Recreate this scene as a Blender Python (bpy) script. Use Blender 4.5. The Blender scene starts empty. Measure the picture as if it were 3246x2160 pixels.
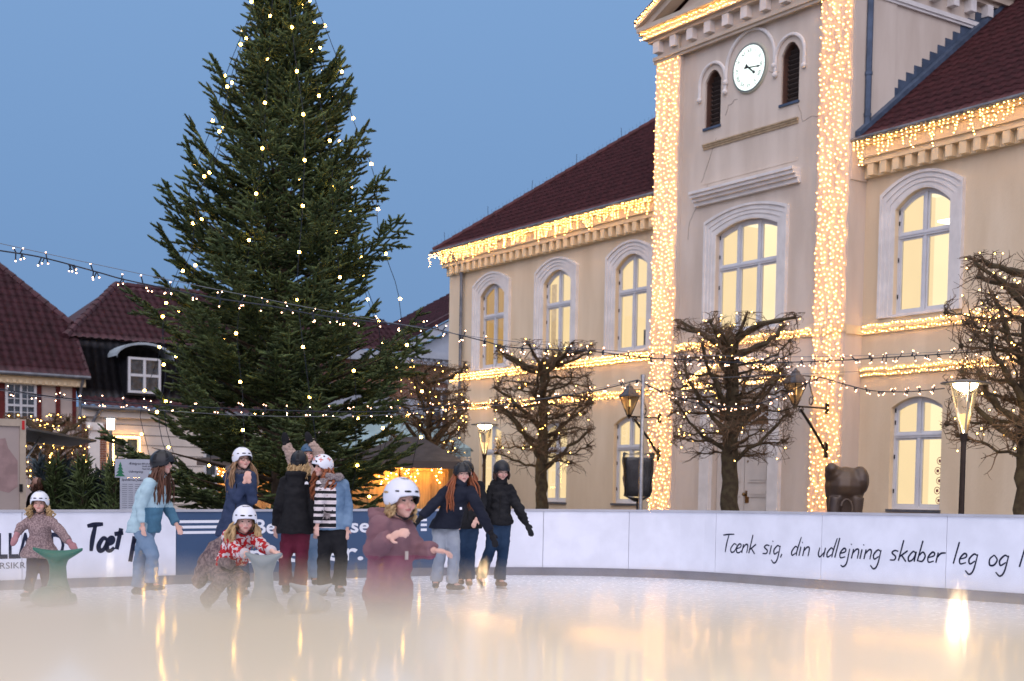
import bpy, math, random
import numpy as np
from math import sin, cos, pi, radians, sqrt
from mathutils import Vector, Matrix, noise

random.seed(7); rng = np.random.default_rng(7)
sc = bpy.context.scene
COL = sc.collection

# ------------------------------------------------------------------ camera
FPX, V0, TH, RO = 4350.0, 1788.78, radians(2.8), 0.0171
EYE = np.array([0.0, 0.0, 1.2])
_fw = np.array([0, cos(TH), -sin(TH)]); _r = np.array([1.0, 0, 0]); _u = np.cross(_r, _fw)
CR = _r*cos(RO) + _u*sin(RO); CU = -_r*sin(RO) + _u*cos(RO)
cam = bpy.data.cameras.new('camera'); camo = bpy.data.objects.new('camera', cam); COL.objects.link(camo)
camo.matrix_world = Matrix(((CR[0], CU[0], -_fw[0], 0), (CR[1], CU[1], -_fw[1], 0), (CR[2], CU[2], -_fw[2], 1.2), (0, 0, 0, 1)))
cam.sensor_width = 36; cam.lens = 36*FPX/3246; cam.shift_y = (V0-1080)/3246
cam.clip_start = 0.02; cam.clip_end = 3000
cam.dof.use_dof = True; cam.dof.focus_distance = 14.0; cam.dof.aperture_fstop = 2.7
sc.camera = camo

def at(px, py, Y):
    """photograph measurement -> point at distance Y"""
    d = _fw + CR*(px-1623)/FPX + CU*(V0-py)/FPX
    return Vector(EYE + d*(Y/d[1]))

# ------------------------------------------------------------------ world, dusk light
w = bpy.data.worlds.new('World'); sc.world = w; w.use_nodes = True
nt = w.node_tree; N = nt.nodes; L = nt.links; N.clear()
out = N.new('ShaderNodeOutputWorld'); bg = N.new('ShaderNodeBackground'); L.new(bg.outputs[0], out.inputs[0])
tc = N.new('ShaderNodeTexCoord'); sx = N.new('ShaderNodeSeparateXYZ'); L.new(tc.outputs['Generated'], sx.inputs[0])
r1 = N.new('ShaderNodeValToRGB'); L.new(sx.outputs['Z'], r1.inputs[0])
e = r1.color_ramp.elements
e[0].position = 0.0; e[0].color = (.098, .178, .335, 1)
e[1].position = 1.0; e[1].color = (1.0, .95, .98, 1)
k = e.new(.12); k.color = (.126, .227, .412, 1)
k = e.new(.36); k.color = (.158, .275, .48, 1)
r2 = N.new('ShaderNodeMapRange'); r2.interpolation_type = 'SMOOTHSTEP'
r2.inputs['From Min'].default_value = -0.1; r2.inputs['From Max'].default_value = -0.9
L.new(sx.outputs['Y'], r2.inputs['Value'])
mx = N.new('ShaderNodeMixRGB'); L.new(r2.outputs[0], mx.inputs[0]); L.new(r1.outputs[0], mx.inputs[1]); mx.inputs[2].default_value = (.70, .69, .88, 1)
sk = N.new('ShaderNodeTexSky'); sk.sky_type = 'NISHITA'; sk.sun_disc = False
sk.sun_elevation = radians(1.0); sk.sun_rotation = radians(190)
sk.ozone_density = 3.0
ad = N.new('ShaderNodeMixRGB'); ad.blend_type = 'ADD'; ad.inputs[0].default_value = .02
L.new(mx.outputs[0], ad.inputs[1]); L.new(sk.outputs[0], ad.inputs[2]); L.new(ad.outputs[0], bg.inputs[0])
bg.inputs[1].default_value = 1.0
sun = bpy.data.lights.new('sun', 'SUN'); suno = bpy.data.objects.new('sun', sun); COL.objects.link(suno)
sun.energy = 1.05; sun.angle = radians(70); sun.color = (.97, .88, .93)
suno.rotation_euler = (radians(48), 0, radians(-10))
sc.view_settings.view_transform = 'Standard'; sc.view_settings.look = 'None'
sc.view_settings.exposure = 0.38; sc.view_settings.gamma = 1
try:
    sc.cycles.use_light_tree = True; sc.cycles.sample_clamp_indirect = 2.5
    sc.cycles.max_bounces = 6; sc.cycles.transparent_max_bounces = 12
    sc.cycles.caustics_reflective = False; sc.cycles.caustics_refractive = False
except Exception: pass

# ------------------------------------------------------------------ helpers
def wmat(o):
    m = Matrix.Identity(4)
    while o is not None:
        m = o.matrix_basis @ m; o = o.parent
    return m

def tag(o, label=None, cat=None, group=None, kind=None):
    if label: o['label'] = label
    if cat: o['category'] = cat
    if group: o['group'] = group
    if kind: o['kind'] = kind
    return o

def thing(name, label, cat, loc=(0, 0, 0), rz=0, group=None):
    o = bpy.data.objects.new(name, None); COL.objects.link(o)
    o.location = loc; o.rotation_euler = (0, 0, rz); o.empty_display_size = .2
    return tag(o, label, cat, group)

def copy_tree(o, parent=None):
    c = o.copy(); COL.objects.link(c); c.parent = parent
    for ch in o.children: copy_tree(ch, c)
    return c

class MB:
    def __init__(s): s.V = []; s.F = []; s.M = []; s.n = 0; s.T = None
    def add(s, vs, fs, mi=0):
        if s.T is not None: vs = [s.T @ Vector(v) for v in vs]
        s.V.extend([tuple(v) for v in vs])
        for f in fs: s.F.append([i+s.n for i in f]); s.M.append(mi)
        s.n += len(vs)
    def box(s, x0, x1, y0, y1, z0, z1, mi=0):
        vs = [(x, y, z) for z in (z0, z1) for y in (y0, y1) for x in (x0, x1)]
        s.add(vs, [(0, 2, 3, 1), (4, 5, 7, 6), (0, 1, 5, 4), (2, 6, 7, 3), (0, 4, 6, 2), (1, 3, 7, 5)], mi)
    def obox(s, c, size, R, mi=0):
        c = Vector(c); vs = []
        for z in (-.5, .5):
            for y in (-.5, .5):
                for x in (-.5, .5): vs.append(c + R @ Vector((x*size[0], y*size[1], z*size[2])))
        s.add(vs, [(0, 2, 3, 1), (4, 5, 7, 6), (0, 1, 5, 4), (2, 6, 7, 3), (0, 4, 6, 2), (1, 3, 7, 5)], mi)
    def bar(s, p, q, w, h=None, mi=0):
        p = Vector(p); q = Vector(q); d = q-p; h = h or w
        R = d.to_track_quat('X', 'Z').to_matrix(); s.obox((p+q)/2, (d.length, w, h), R, mi)
    def tube(s, pts, rad, n=8, mi=0, cap=True, sq=None):
        pts = [Vector(p) for p in pts]
        if not hasattr(rad, '__len__'): rad = [rad]*len(pts)
        vs = []; fs = []; side = None
        for i, p in enumerate(pts):
            d = (pts[min(i+1, len(pts)-1)]-pts[max(i-1, 0)])
            if d.length < 1e-9: d = Vector((0, 0, 1))
            d.normalize()
            if side is None:
                side = d.cross(Vector((0, 0, 1)) if abs(d.z) < .9 else Vector((0, 1, 0))).normalized()
            else: side = (side-d*side.dot(d)).normalized()
            up = d.cross(side)
            for k in range(n):
                a = 2*pi*k/n; vs.append(p+(side*cos(a)+up*sin(a))*rad[i])
        for i in range(len(pts)-1):
            for k in range(n):
                a = i*n+k; b = i*n+(k+1) % n; fs.append((a, b, b+n, a+n))
        if cap: fs.append(tuple(range(n))[::-1]); fs.append(tuple(range(len(vs)-n, len(vs))))
        s.add(vs, fs, mi)
    def ball(s, c, r, R=None, seg=12, rings=8, mi=0):
        if not hasattr(r, '__len__'): r = (r, r, r)
        c = Vector(c); R = R or Matrix.Identity(3); vs = [c+R @ Vector((0, 0, r[2]))]; fs = []
        for i in range(1, rings):
            t = pi*i/rings
            for k in range(seg):
                a = 2*pi*k/seg; vs.append(c+R @ Vector((r[0]*sin(t)*cos(a), r[1]*sin(t)*sin(a), r[2]*cos(t))))
        vs.append(c+R @ Vector((0, 0, -r[2])))
        for k in range(seg): fs.append((0, 1+k, 1+(k+1) % seg))
        for i in range(rings-2):
            for k in range(seg):
                a = 1+i*seg+k; b = 1+i*seg+(k+1) % seg; fs.append((a, a+seg, b+seg, b))
        last = len(vs)-1; o = 1+(rings-2)*seg
        for k in range(seg): fs.append((last, o+(k+1) % seg, o+k))
        s.add(vs, fs, mi)
    def loft(s, rings, mi=0, cap=True, closed=True):
        n = len(rings[0]); vs = [p for r in rings for p in r]; fs = []
        for i in range(len(rings)-1):
            for k in range(n if closed else n-1):
                a = i*n+k; b = i*n+(k+1) % n; fs.append((a, b, b+n, a+n))
        if cap and closed: fs.append(tuple(range(n))[::-1]); fs.append(tuple(range(len(vs)-n, len(vs))))
        s.add(vs, fs, mi)
    def lathe(s, c, prof, n=16, mi=0, a0=0, sx=1, sy=1):
        c = Vector(c); rings = [[c+Vector((r*cos(a0+2*pi*k/n)*sx, r*sin(a0+2*pi*k/n)*sy, z)) for k in range(n)] for r, z in prof]
        s.loft(rings, mi)
    def prism(s, poly, d, mi=0):
        """poly: list of 3D points, extruded by vector d"""
        poly = [Vector(p) for p in poly]; d = Vector(d); n = len(poly)
        fs = [tuple(range(n)), tuple(range(2*n-1, n-1, -1))]+[(i, i+n, (i+1) % n+n, (i+1) % n) for i in range(n)]
        s.add(poly+[p+d for p in poly], fs, mi)
    def mesh(s, name, mats, smooth=False, M=None):
        me = bpy.data.meshes.new(name)
        V = s.V
        if M is not None: V = [tuple(M @ Vector(v)) for v in V]
        me.from_pydata(V, [], s.F)
        for m in (mats if isinstance(mats, (list, tuple)) else [mats]): me.materials.append(m)
        if s.M: me.polygons.foreach_set('material_index', s.M)
        if smooth: me.polygons.foreach_set('use_smooth', [True]*len(me.polygons))
        me.update(); return me
    def build(s, name, mats, parent=None, world=True, smooth=False):
        M = wmat(parent).inverted() if (parent is not None and world) else None
        o = bpy.data.objects.new(name, s.mesh(name, mats, smooth, M)); COL.objects.link(o); o.parent = parent
        return o

def np_mesh(name, V, F, mats, M=None, smooth=False, attr=None, mi=None):
    """fast mesh from arrays (all faces same size)"""
    me = bpy.data.meshes.new(name); V = np.asarray(V, dtype=np.float32); F = np.asarray(F, dtype=np.int32)
    if M is not None:
        A = np.array(M, dtype=np.float32); V = V @ A[:3, :3].T + A[:3, 3]
    k = F.shape[1]
    me.vertices.add(len(V)); me.vertices.foreach_set('co', np.ascontiguousarray(V, dtype=np.float32).ravel())
    me.loops.add(F.size); me.loops.foreach_set('vertex_index', F.ravel())
    me.polygons.add(len(F)); me.polygons.foreach_set('loop_start', np.arange(0, F.size, k, dtype=np.int32))
    for m in (mats if isinstance(mats, (list, tuple)) else [mats]): me.materials.append(m)
    if mi is not None: me.polygons.foreach_set('material_index', np.asarray(mi, dtype=np.int32))
    if smooth: me.polygons.foreach_set('use_smooth', np.ones(len(F), dtype=bool))
    if attr is not None:
        a = me.attributes.new('tint', 'FLOAT', 'POINT'); a.data.foreach_set('value', np.asarray(attr, dtype=np.float32))
    me.update(calc_edges=True); me.validate(); return me

def link(name, me, parent=None):
    o = bpy.data.objects.new(name, me); COL.objects.link(o); o.parent = parent; return o

# ------------------------------------------------------------------ materials
MATS = {}
def mat(name, col, rough=.7, var=.12, vs=2.0, bump=0, bs=60, metal=0, spec=.4, col2=None, det=4, tint=0, thr=None, stretch=None, sheen=0):
    if name in MATS: return MATS[name]
    m = bpy.data.materials.new(name); m.use_nodes = True; nt = m.node_tree; N = nt.nodes; L = nt.links
    b = N['Principled BSDF']; b.inputs['Roughness'].default_value = rough; b.inputs['Metallic'].default_value = metal
    b.inputs['Specular IOR Level'].default_value = spec
    tc = N.new('ShaderNodeTexCoord'); mp = N.new('ShaderNodeMapping'); L.new(tc.outputs['Object'], mp.inputs[0])
    if stretch: mp.inputs['Scale'].default_value = stretch
    nz = N.new('ShaderNodeTexNoise'); nz.inputs['Scale'].default_value = vs; nz.inputs['Detail'].default_value = det
    L.new(mp.outputs[0], nz.inputs['Vector'])
    rp = N.new('ShaderNodeValToRGB'); L.new(nz.outputs['Fac'], rp.inputs[0])
    c2 = col2 or tuple(min(1, c*(1+var)) for c in col); c1 = col if col2 else tuple(c*(1-var) for c in col)
    a, z = (.38, .62) if thr is None else thr
    rp.color_ramp.elements[0].position = a; rp.color_ramp.elements[1].position = z
    rp.color_ramp.elements[0].color = (*c1, 1); rp.color_ramp.elements[1].color = (*c2, 1)
    src = rp.outputs[0]
    if tint:
        at_ = N.new('ShaderNodeAttribute'); at_.attribute_name = 'tint'
        hs = N.new('ShaderNodeHueSaturation'); L.new(src, hs.inputs['Color'])
        mr = N.new('ShaderNodeMapRange'); L.new(at_.outputs['Fac'], mr.inputs[0]); mr.inputs['To Min'].default_value = 1-tint; mr.inputs['To Max'].default_value = 1+tint
        L.new(mr.outputs[0], hs.inputs['Value']); src = hs.outputs[0]
    L.new(src, b.inputs['Base Color'])
    if bump:
        n2 = N.new('ShaderNodeTexNoise'); n2.inputs['Scale'].default_value = bs; n2.inputs['Detail'].default_value = 5
        L.new(mp.outputs[0], n2.inputs['Vector'])
        bp = N.new('ShaderNodeBump'); bp.inputs['Strength'].default_value = bump; bp.inputs['Distance'].default_value = .02
        L.new(n2.outputs['Fac'], bp.inputs['Height']); L.new(bp.outputs[0], b.inputs['Normal'])
    if sheen: b.inputs['Sheen Weight'].default_value = sheen
    MATS[name] = m; return m

def emit(name, col, st, var=0, vs=2):
    if name in MATS: return MATS[name]
    m = bpy.data.materials.new(name); m.use_nodes = True; N = m.node_tree.nodes; L = m.node_tree.links; N.clear()
    o = N.new('ShaderNodeOutputMaterial'); e = N.new('ShaderNodeEmission'); L.new(e.outputs[0], o.inputs[0])
    e.inputs[0].default_value = (*col, 1); e.inputs[1].default_value = st
    if var:
        tc = N.new('ShaderNodeTexCoord'); nz = N.new('ShaderNodeTexNoise'); nz.inputs['Scale'].default_value = vs; L.new(tc.outputs['Object'], nz.inputs['Vector'])
        mr = N.new('ShaderNodeMapRange'); L.new(nz.outputs['Fac'], mr.inputs[0]); mr.inputs['To Min'].default_value = st*(1-var); mr.inputs['To Max'].default_value = st*(1+var)
        L.new(mr.outputs[0], e.inputs[1])
    MATS[name] = m; return m

def glass(name, refl=.1, tint=(1, 1, 1), rough=.02):
    if name in MATS: return MATS[name]
    m = bpy.data.materials.new(name); m.use_nodes = True; N = m.node_tree.nodes; L = m.node_tree.links; N.clear()
    o = N.new('ShaderNodeOutputMaterial'); mx = N.new('ShaderNodeMixShader'); t = N.new('ShaderNodeBsdfTransparent'); g = N.new('ShaderNodeBsdfGlossy')
    t.inputs[0].default_value = (*tint, 1); g.inputs['Roughness'].default_value = rough
    fr = N.new('ShaderNodeFresnel'); fr.inputs[0].default_value = 1.45
    ad = N.new('ShaderNodeMath'); ad.operation = 'ADD'; ad.inputs[1].default_value = refl-.04; L.new(fr.outputs[0], ad.inputs[0])
    L.new(ad.outputs[0], mx.inputs[0]); L.new(t.outputs[0], mx.inputs[1]); L.new(g.outputs[0], mx.inputs[2]); L.new(mx.outputs[0], o.inputs[0])
    MATS[name] = m; return m

M_plaster = mat('cream_plaster', (.69, .55, .375), .85, .10, 1.4, .35, 55, col2=(.77, .635, .455), stretch=(1, 1, .22), det=8)
M_plast2 = mat('tower_plaster', (.58, .49, .405), .85, .10, 1.6, .35, 55, col2=(.68, .59, .50), stretch=(1, 1, .2), det=8)
M_trim = mat('white_trim', (.74, .71, .68), .7, .06, 3, .15, 40)
M_corn = mat('cream_cornice', (.72, .59, .39), .8, .06, 2, .2, 40)
M_wood = mat('window_paint', (.62, .63, .66), .45, .04, 3)
M_roof = mat('town_roof_tile', (.075, .020, .022), .75, .25, 5, .3, 30)
M_lead = mat('lead_flashing', (.075, .105, .16), .5, .2, 4, .3, 20, .3)
M_zinc = mat('zinc_pipe', (.16, .17, .19), .45, .2, 4, .1, 20, .6)
M_dark = mat('dark_iron', (.02, .018, .016), .5, .2, 9, .1, 40, .5)
M_steel = mat('brushed_steel', (.42, .44, .47), .3, .1, 9, .05, 40, .9)
M_black = mat('black_plastic', (.012, .012, .014), .45, .2, 9)
M_cable = mat('dark_cable', (.012, .018, .03), .6, .2, 9)
M_wwire = mat('white_wire', (.45, .38, .32), .6, .1, 9)
M_glass = glass('window_glass', .10)
M_bulb = emit('warm_bulb', (1, .48, .11), 56)
M_bulbw = emit('string_bulb', (1, .52, .30), 14)
M_bulbt = emit('tree_bulb', (1, .52, .09), 38)
M_bulbg = emit('twig_bulb', (1, .56, .12), 18)

# ------------------------------------------------------------------ light strings
def ico_arrays():
    t = (1+sqrt(5))/2
    v = np.array([(-1, t, 0), (1, t, 0), (-1, -t, 0), (1, -t, 0), (0, -1, t), (0, 1, t), (0, -1, -t), (0, 1, -t), (t, 0, -1), (t, 0, 1), (-t, 0, -1), (-t, 0, 1)], float)
    v /= np.linalg.norm(v[0])
    f = np.array([(0, 11, 5), (0, 5, 1), (0, 1, 7), (0, 7, 10), (0, 10, 11), (1, 5, 9), (5, 11, 4), (11, 10, 2), (10, 7, 6), (7, 1, 8), (3, 9, 4), (3, 4, 2), (3, 2, 6), (3, 6, 8), (3, 8, 9), (4, 9, 5), (2, 4, 11), (6, 2, 10), (8, 6, 7), (9, 8, 1)])
    return v, f
IV, IF = ico_arrays(); BM = {}
def bulb_mesh(r, m):
    k = (r, m.name)
    if k not in BM: BM[k] = np_mesh('bulb', IV*r, IF, m)
    return BM[k]
def garland(name, label, cat, bulbs, cables, parent_mat=None, r=.012, m=None, cm=None, cr=.004, group=None, part='bulb'):
    """bulbs, cables in world coordinates, or in the frame parent_mat=(loc, rz)"""
    m = m or M_bulb; cm = cm or M_cable
    if parent_mat is None: loc, rz = Vector(bulbs[0]) if len(bulbs) else Vector(cables[0][0]), 0
    else: loc, rz = parent_mat
    root = thing(name, label, cat, loc, rz, group)
    inv = wmat(root).inverted() if parent_mat is None else Matrix.Identity(4)
    B = [inv @ Vector(b) for b in bulbs]; W = wmat(root)
    mb = MB()
    for c in cables: mb.tube([inv @ Vector(p) for p in c], cr, 4)
    mb.build('cable', cm, root, world=False)
    B.sort(key=lambda b: ((W @ b)-Vector(EYE)).length)
    me = bulb_mesh(r, m)
    for b in B[:100]:
        o = link(part, me, root); o.location = b
    if len(B) > 100:
        A = np.array([tuple(b) for b in B[100:]])
        V = (IV[None]*r+A[:, None]).reshape(-1, 3); F = (IF[None]+(np.arange(len(A))*12)[:, None, None]).reshape(-1, 3)
        o = link(part, np_mesh('bulb_rest', V, F, m), root); o['kind'] = 'stuff'
    return root

def text_arrays(s, size=1.0, extrude=0.0, bold=0.0, shear=0.0, align='LEFT', space=1.0):
    cu = bpy.data.curves.new('t', 'FONT'); cu.body = s; cu.size = size; cu.extrude = extrude; cu.offset = bold
    cu.shear = shear; cu.align_x = align; cu.space_character = space; cu.resolution_u = 3
    o = bpy.data.objects.new('t', cu); COL.objects.link(o)
    dg = bpy.context.evaluated_depsgraph_get(); dg.update()
    me = bpy.data.meshes.new_from_object(o.evaluated_get(dg))
    V = [v.co.copy() for v in me.vertices]; F = [tuple(p.vertices) for p in me.polygons]
    bpy.data.objects.remove(o); bpy.data.curves.remove(cu); bpy.data.meshes.remove(me)
    return V, F
NEAR_Y, NEAR_Z = .318, 1.1775
# ================================================================== SETTING: ground and ice
HX = radians(-55.646); P0 = Vector((3.508, 36.0, 0)); EX = Vector((.56432, -.82555, 0)); EN = Vector((.82555, .56432, 0))
def hall(s, n, z): return P0+EX*s+EN*n+Vector((0, 0, z))
def ice_z(x): return .0137*x-.015

def paving():
    m = mat('square_paving', (.13, .12, .12), .7, .25, 1.5, .3, 12)
    b = MB(); b.add([(-900, -300, -.22), (900, -300, -.22), (900, 1500, -.22), (-900, 1500, -.22)], [(0, 1, 2, 3)])
    tag(b.build('ground', m), kind='structure')
paving()

# rink outline (far side): left line along EN, rounded corner, right line along EX
A0 = Vector((-2.18, 20.5, 0)); A1 = Vector((4.13, 18.3, 0))
def isect(p, d, q, e):
    den = d.x*e.y-d.y*e.x; t = ((q.x-p.x)*e.y-(q.y-p.y)*e.x)/den; return p+d*t
CORN = isect(A0, EN, A1, EX); RAD = 3.6
ta = CORN-EN*RAD; tb = CORN+EX*RAD; cc = ta+EX*RAD
rim = [ta-EN*x for x in (13, 8.0, 6.0, 4.0, 2.0)]
rim = [ta-EN*x for x in np.arange(12, 0, -1.0)]
for k in range(13):
    a = pi/2*k/12; rim.append(cc-EX*RAD*cos(a)+EN*RAD*sin(a))
rim += [tb+EX*x for x in np.arange(1.0, 13, 1.0)]

# ice sheet, follows the slight fall of the square
def ice():
    m = bpy.data.materials.new('ice'); m.use_nodes = True; N = m.node_tree.nodes; Lk = m.node_tree.links; b = N['Principled BSDF']
    tc = N.new('ShaderNodeTexCoord')
    n1 = N.new('ShaderNodeTexNoise'); n1.inputs['Scale'].default_value = .8; n1.inputs['Detail'].default_value = 6; Lk.new(tc.outputs['Object'], n1.inputs['Vector'])
    n2 = N.new('ShaderNodeTexNoise'); n2.inputs['Scale'].default_value = 14; n2.inputs['Detail'].default_value = 8; Lk.new(tc.outputs['Object'], n2.inputs['Vector'])
    rp = N.new('ShaderNodeValToRGB'); Lk.new(n1.outputs['Fac'], rp.inputs[0]); rp.color_ramp.elements[0].color = (.76, .80, .89, 1); rp.color_ramp.elements[1].color = (.86, .89, .95, 1)
    mpp = N.new('ShaderNodeMapping'); mpp.inputs['Scale'].default_value = (.5, 9, 1); mpp.inputs['Rotation'].default_value = (0, 0, .5); Lk.new(tc.outputs['Object'], mpp.inputs[0])
    n3 = N.new('ShaderNodeTexNoise'); n3.inputs['Scale'].default_value = 3; n3.inputs['Detail'].default_value = 8; n3.inputs['Distortion'].default_value = 1.2; Lk.new(mpp.outputs[0], n3.inputs['Vector'])
    r3 = N.new('ShaderNodeValToRGB'); Lk.new(n3.outputs['Fac'], r3.inputs[0]); r3.color_ramp.elements[0].position = .46; r3.color_ramp.elements[0].color = (.78, .80, .84, 1); r3.color_ramp.elements[1].position = .52; r3.color_ramp.elements[1].color = (1, 1, 1, 1)
    mm = N.new('ShaderNodeMixRGB'); mm.blend_type = 'MULTIPLY'; mm.inputs[0].default_value = .6; Lk.new(rp.outputs[0], mm.inputs[1]); Lk.new(r3.outputs[0], mm.inputs[2]); Lk.new(mm.outputs[0], b.inputs['Base Color'])
    mr = N.new('ShaderNodeMapRange'); Lk.new(n2.outputs['Fac'], mr.inputs[0]); mr.inputs['To Min'].default_value = .12; mr.inputs['To Max'].default_value = .38
    Lk.new(mr.outputs[0], b.inputs['Roughness'])
    bp = N.new('ShaderNodeBump'); bp.inputs['Strength'].default_value = .12; bp.inputs['Distance'].default_value = .01
    Lk.new(n2.outputs['Fac'], bp.inputs['Height']); Lk.new(bp.outputs[0], b.inputs['Normal'])
    b.inputs['Specular IOR Level'].default_value = .5
    pts = [Vector((p.x, p.y, 0)) for p in rim]+[Vector((11.5, .2, 0)), Vector((-9, .2, 0))]
    mb = MB(); mb.prism([(p.x, p.y, ice_z(p.x)-.12) for p in pts][::-1], (0, 0, .12)); o = mb.build('ice', m)
    for p in o.data.polygons: pass
    tag(o, kind='structure')
ice()

# ================================================================== TOWN HALL
TH_LABEL = 'cream plastered town hall with clock tower, red tiled hipped roof and lit arched windows'
town = thing('town_hall', TH_LABEL, 'building', P0, HX)
WN = .55   # wing front plane

def arch_z(x, o):
    xa, xb, za, zs, zt = o; c = (xa+xb)/2; h = (xb-xa)/2
    return zs+(zt-zs)*max(0, 1-((x-c)/h)**2)
def wall_open(mb, x0, x1, z0, z1, n, ops, depth=.22, mi=0, mr=None):
    bp = {x0, x1}
    for o in ops:
        for k in range(13): bp.add(round(o[0]+(o[1]-o[0])*k/12, 5))
    bp = sorted(bp)
    for a, b in zip(bp, bp[1:]):
        if b-a < 1e-6: continue
        m_ = (a+b)/2; cur = sorted([o for o in ops if o[0] < m_ < o[1]], key=lambda o: o[2])
        la = lb = z0
        for o in cur:
            if o[2] > la+1e-6: mb.add([(a, n, la), (b, n, lb), (b, n, o[2]), (a, n, o[2])], [(0, 1, 2, 3)], mi)
            la, lb = arch_z(a, o), arch_z(b, o)
            mb.add([(a, n, la), (b, n, lb), (b, n+depth, lb), (a, n+depth, la)], [(3, 2, 1, 0)], mi)
            mb.add([(a, n, o[2]), (b, n, o[2]), (b, n+depth, o[2]), (a, n+depth, o[2])], [(0, 1, 2, 3)], mi)
        mb.add([(a, n, la), (b, n, lb), (b, n, z1), (a, n, z1)], [(0, 1, 2, 3)], mi)
    for o in ops:
        for x in (o[0], o[1]):
            mb.add([(x, n, o[2]), (x, n+depth, o[2]), (x, n+depth, o[3]), (x, n, o[3])], [(0, 1, 2, 3)], mi)

def ring(mb, o, ia, ob, n0, n1, mi=0, foot=0.0):
    """stepped architrave band round opening o, between offsets ia and ob, proud from n0 (back) to n1 (front)"""
    def path(off):
        xa, xb, za, zs, zt = o; P = [(xa-off, za-foot)]; c = (xa+xb)/2; h = (xb-xa)/2
        for k in range(15):
            t = -1+2*k/14; P.append((c+t*(h+off), zs+(zt-zs)*(1-t*t)*1.0+off))
        P.append((xb+off, za-foot)); return P
    a, b = path(ia), path(ob); n = len(a)
    for i in range(n-1):
        q = [(a[i][0], n1, a[i][1]), (a[i+1][0], n1, a[i+1][1]), (b[i+1][0], n1, b[i+1][1]), (b[i][0], n1, b[i][1])]
        mb.add(q, [(0, 1, 2, 3)], mi)
        mb.add([q[3], q[2], (q[2][0], n0, q[2][2]), (q[3][0], n0, q[3][2])], [(0, 1, 2, 3)], mi)
        mb.add([q[0], q[1], (q[1][0], n0, q[1][2]), (q[0][0], n0, q[0][2])], [(3, 2, 1, 0)], mi)

M_roomw = emit('room_wall_lit', (1, .80, .46), .98, .1, .8)  # room faces, pictures and curtains emit: room light put into their colour
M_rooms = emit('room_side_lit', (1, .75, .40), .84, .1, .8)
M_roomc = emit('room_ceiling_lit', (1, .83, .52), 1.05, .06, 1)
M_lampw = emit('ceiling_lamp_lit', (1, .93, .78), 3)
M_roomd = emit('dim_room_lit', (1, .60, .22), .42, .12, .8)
M_cab = mat('cabinet_grey', (.22, .25, .28), .5)
M_beam = emit('beam_lit', (.45, .16, .07), .7, .3, 6)

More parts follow.
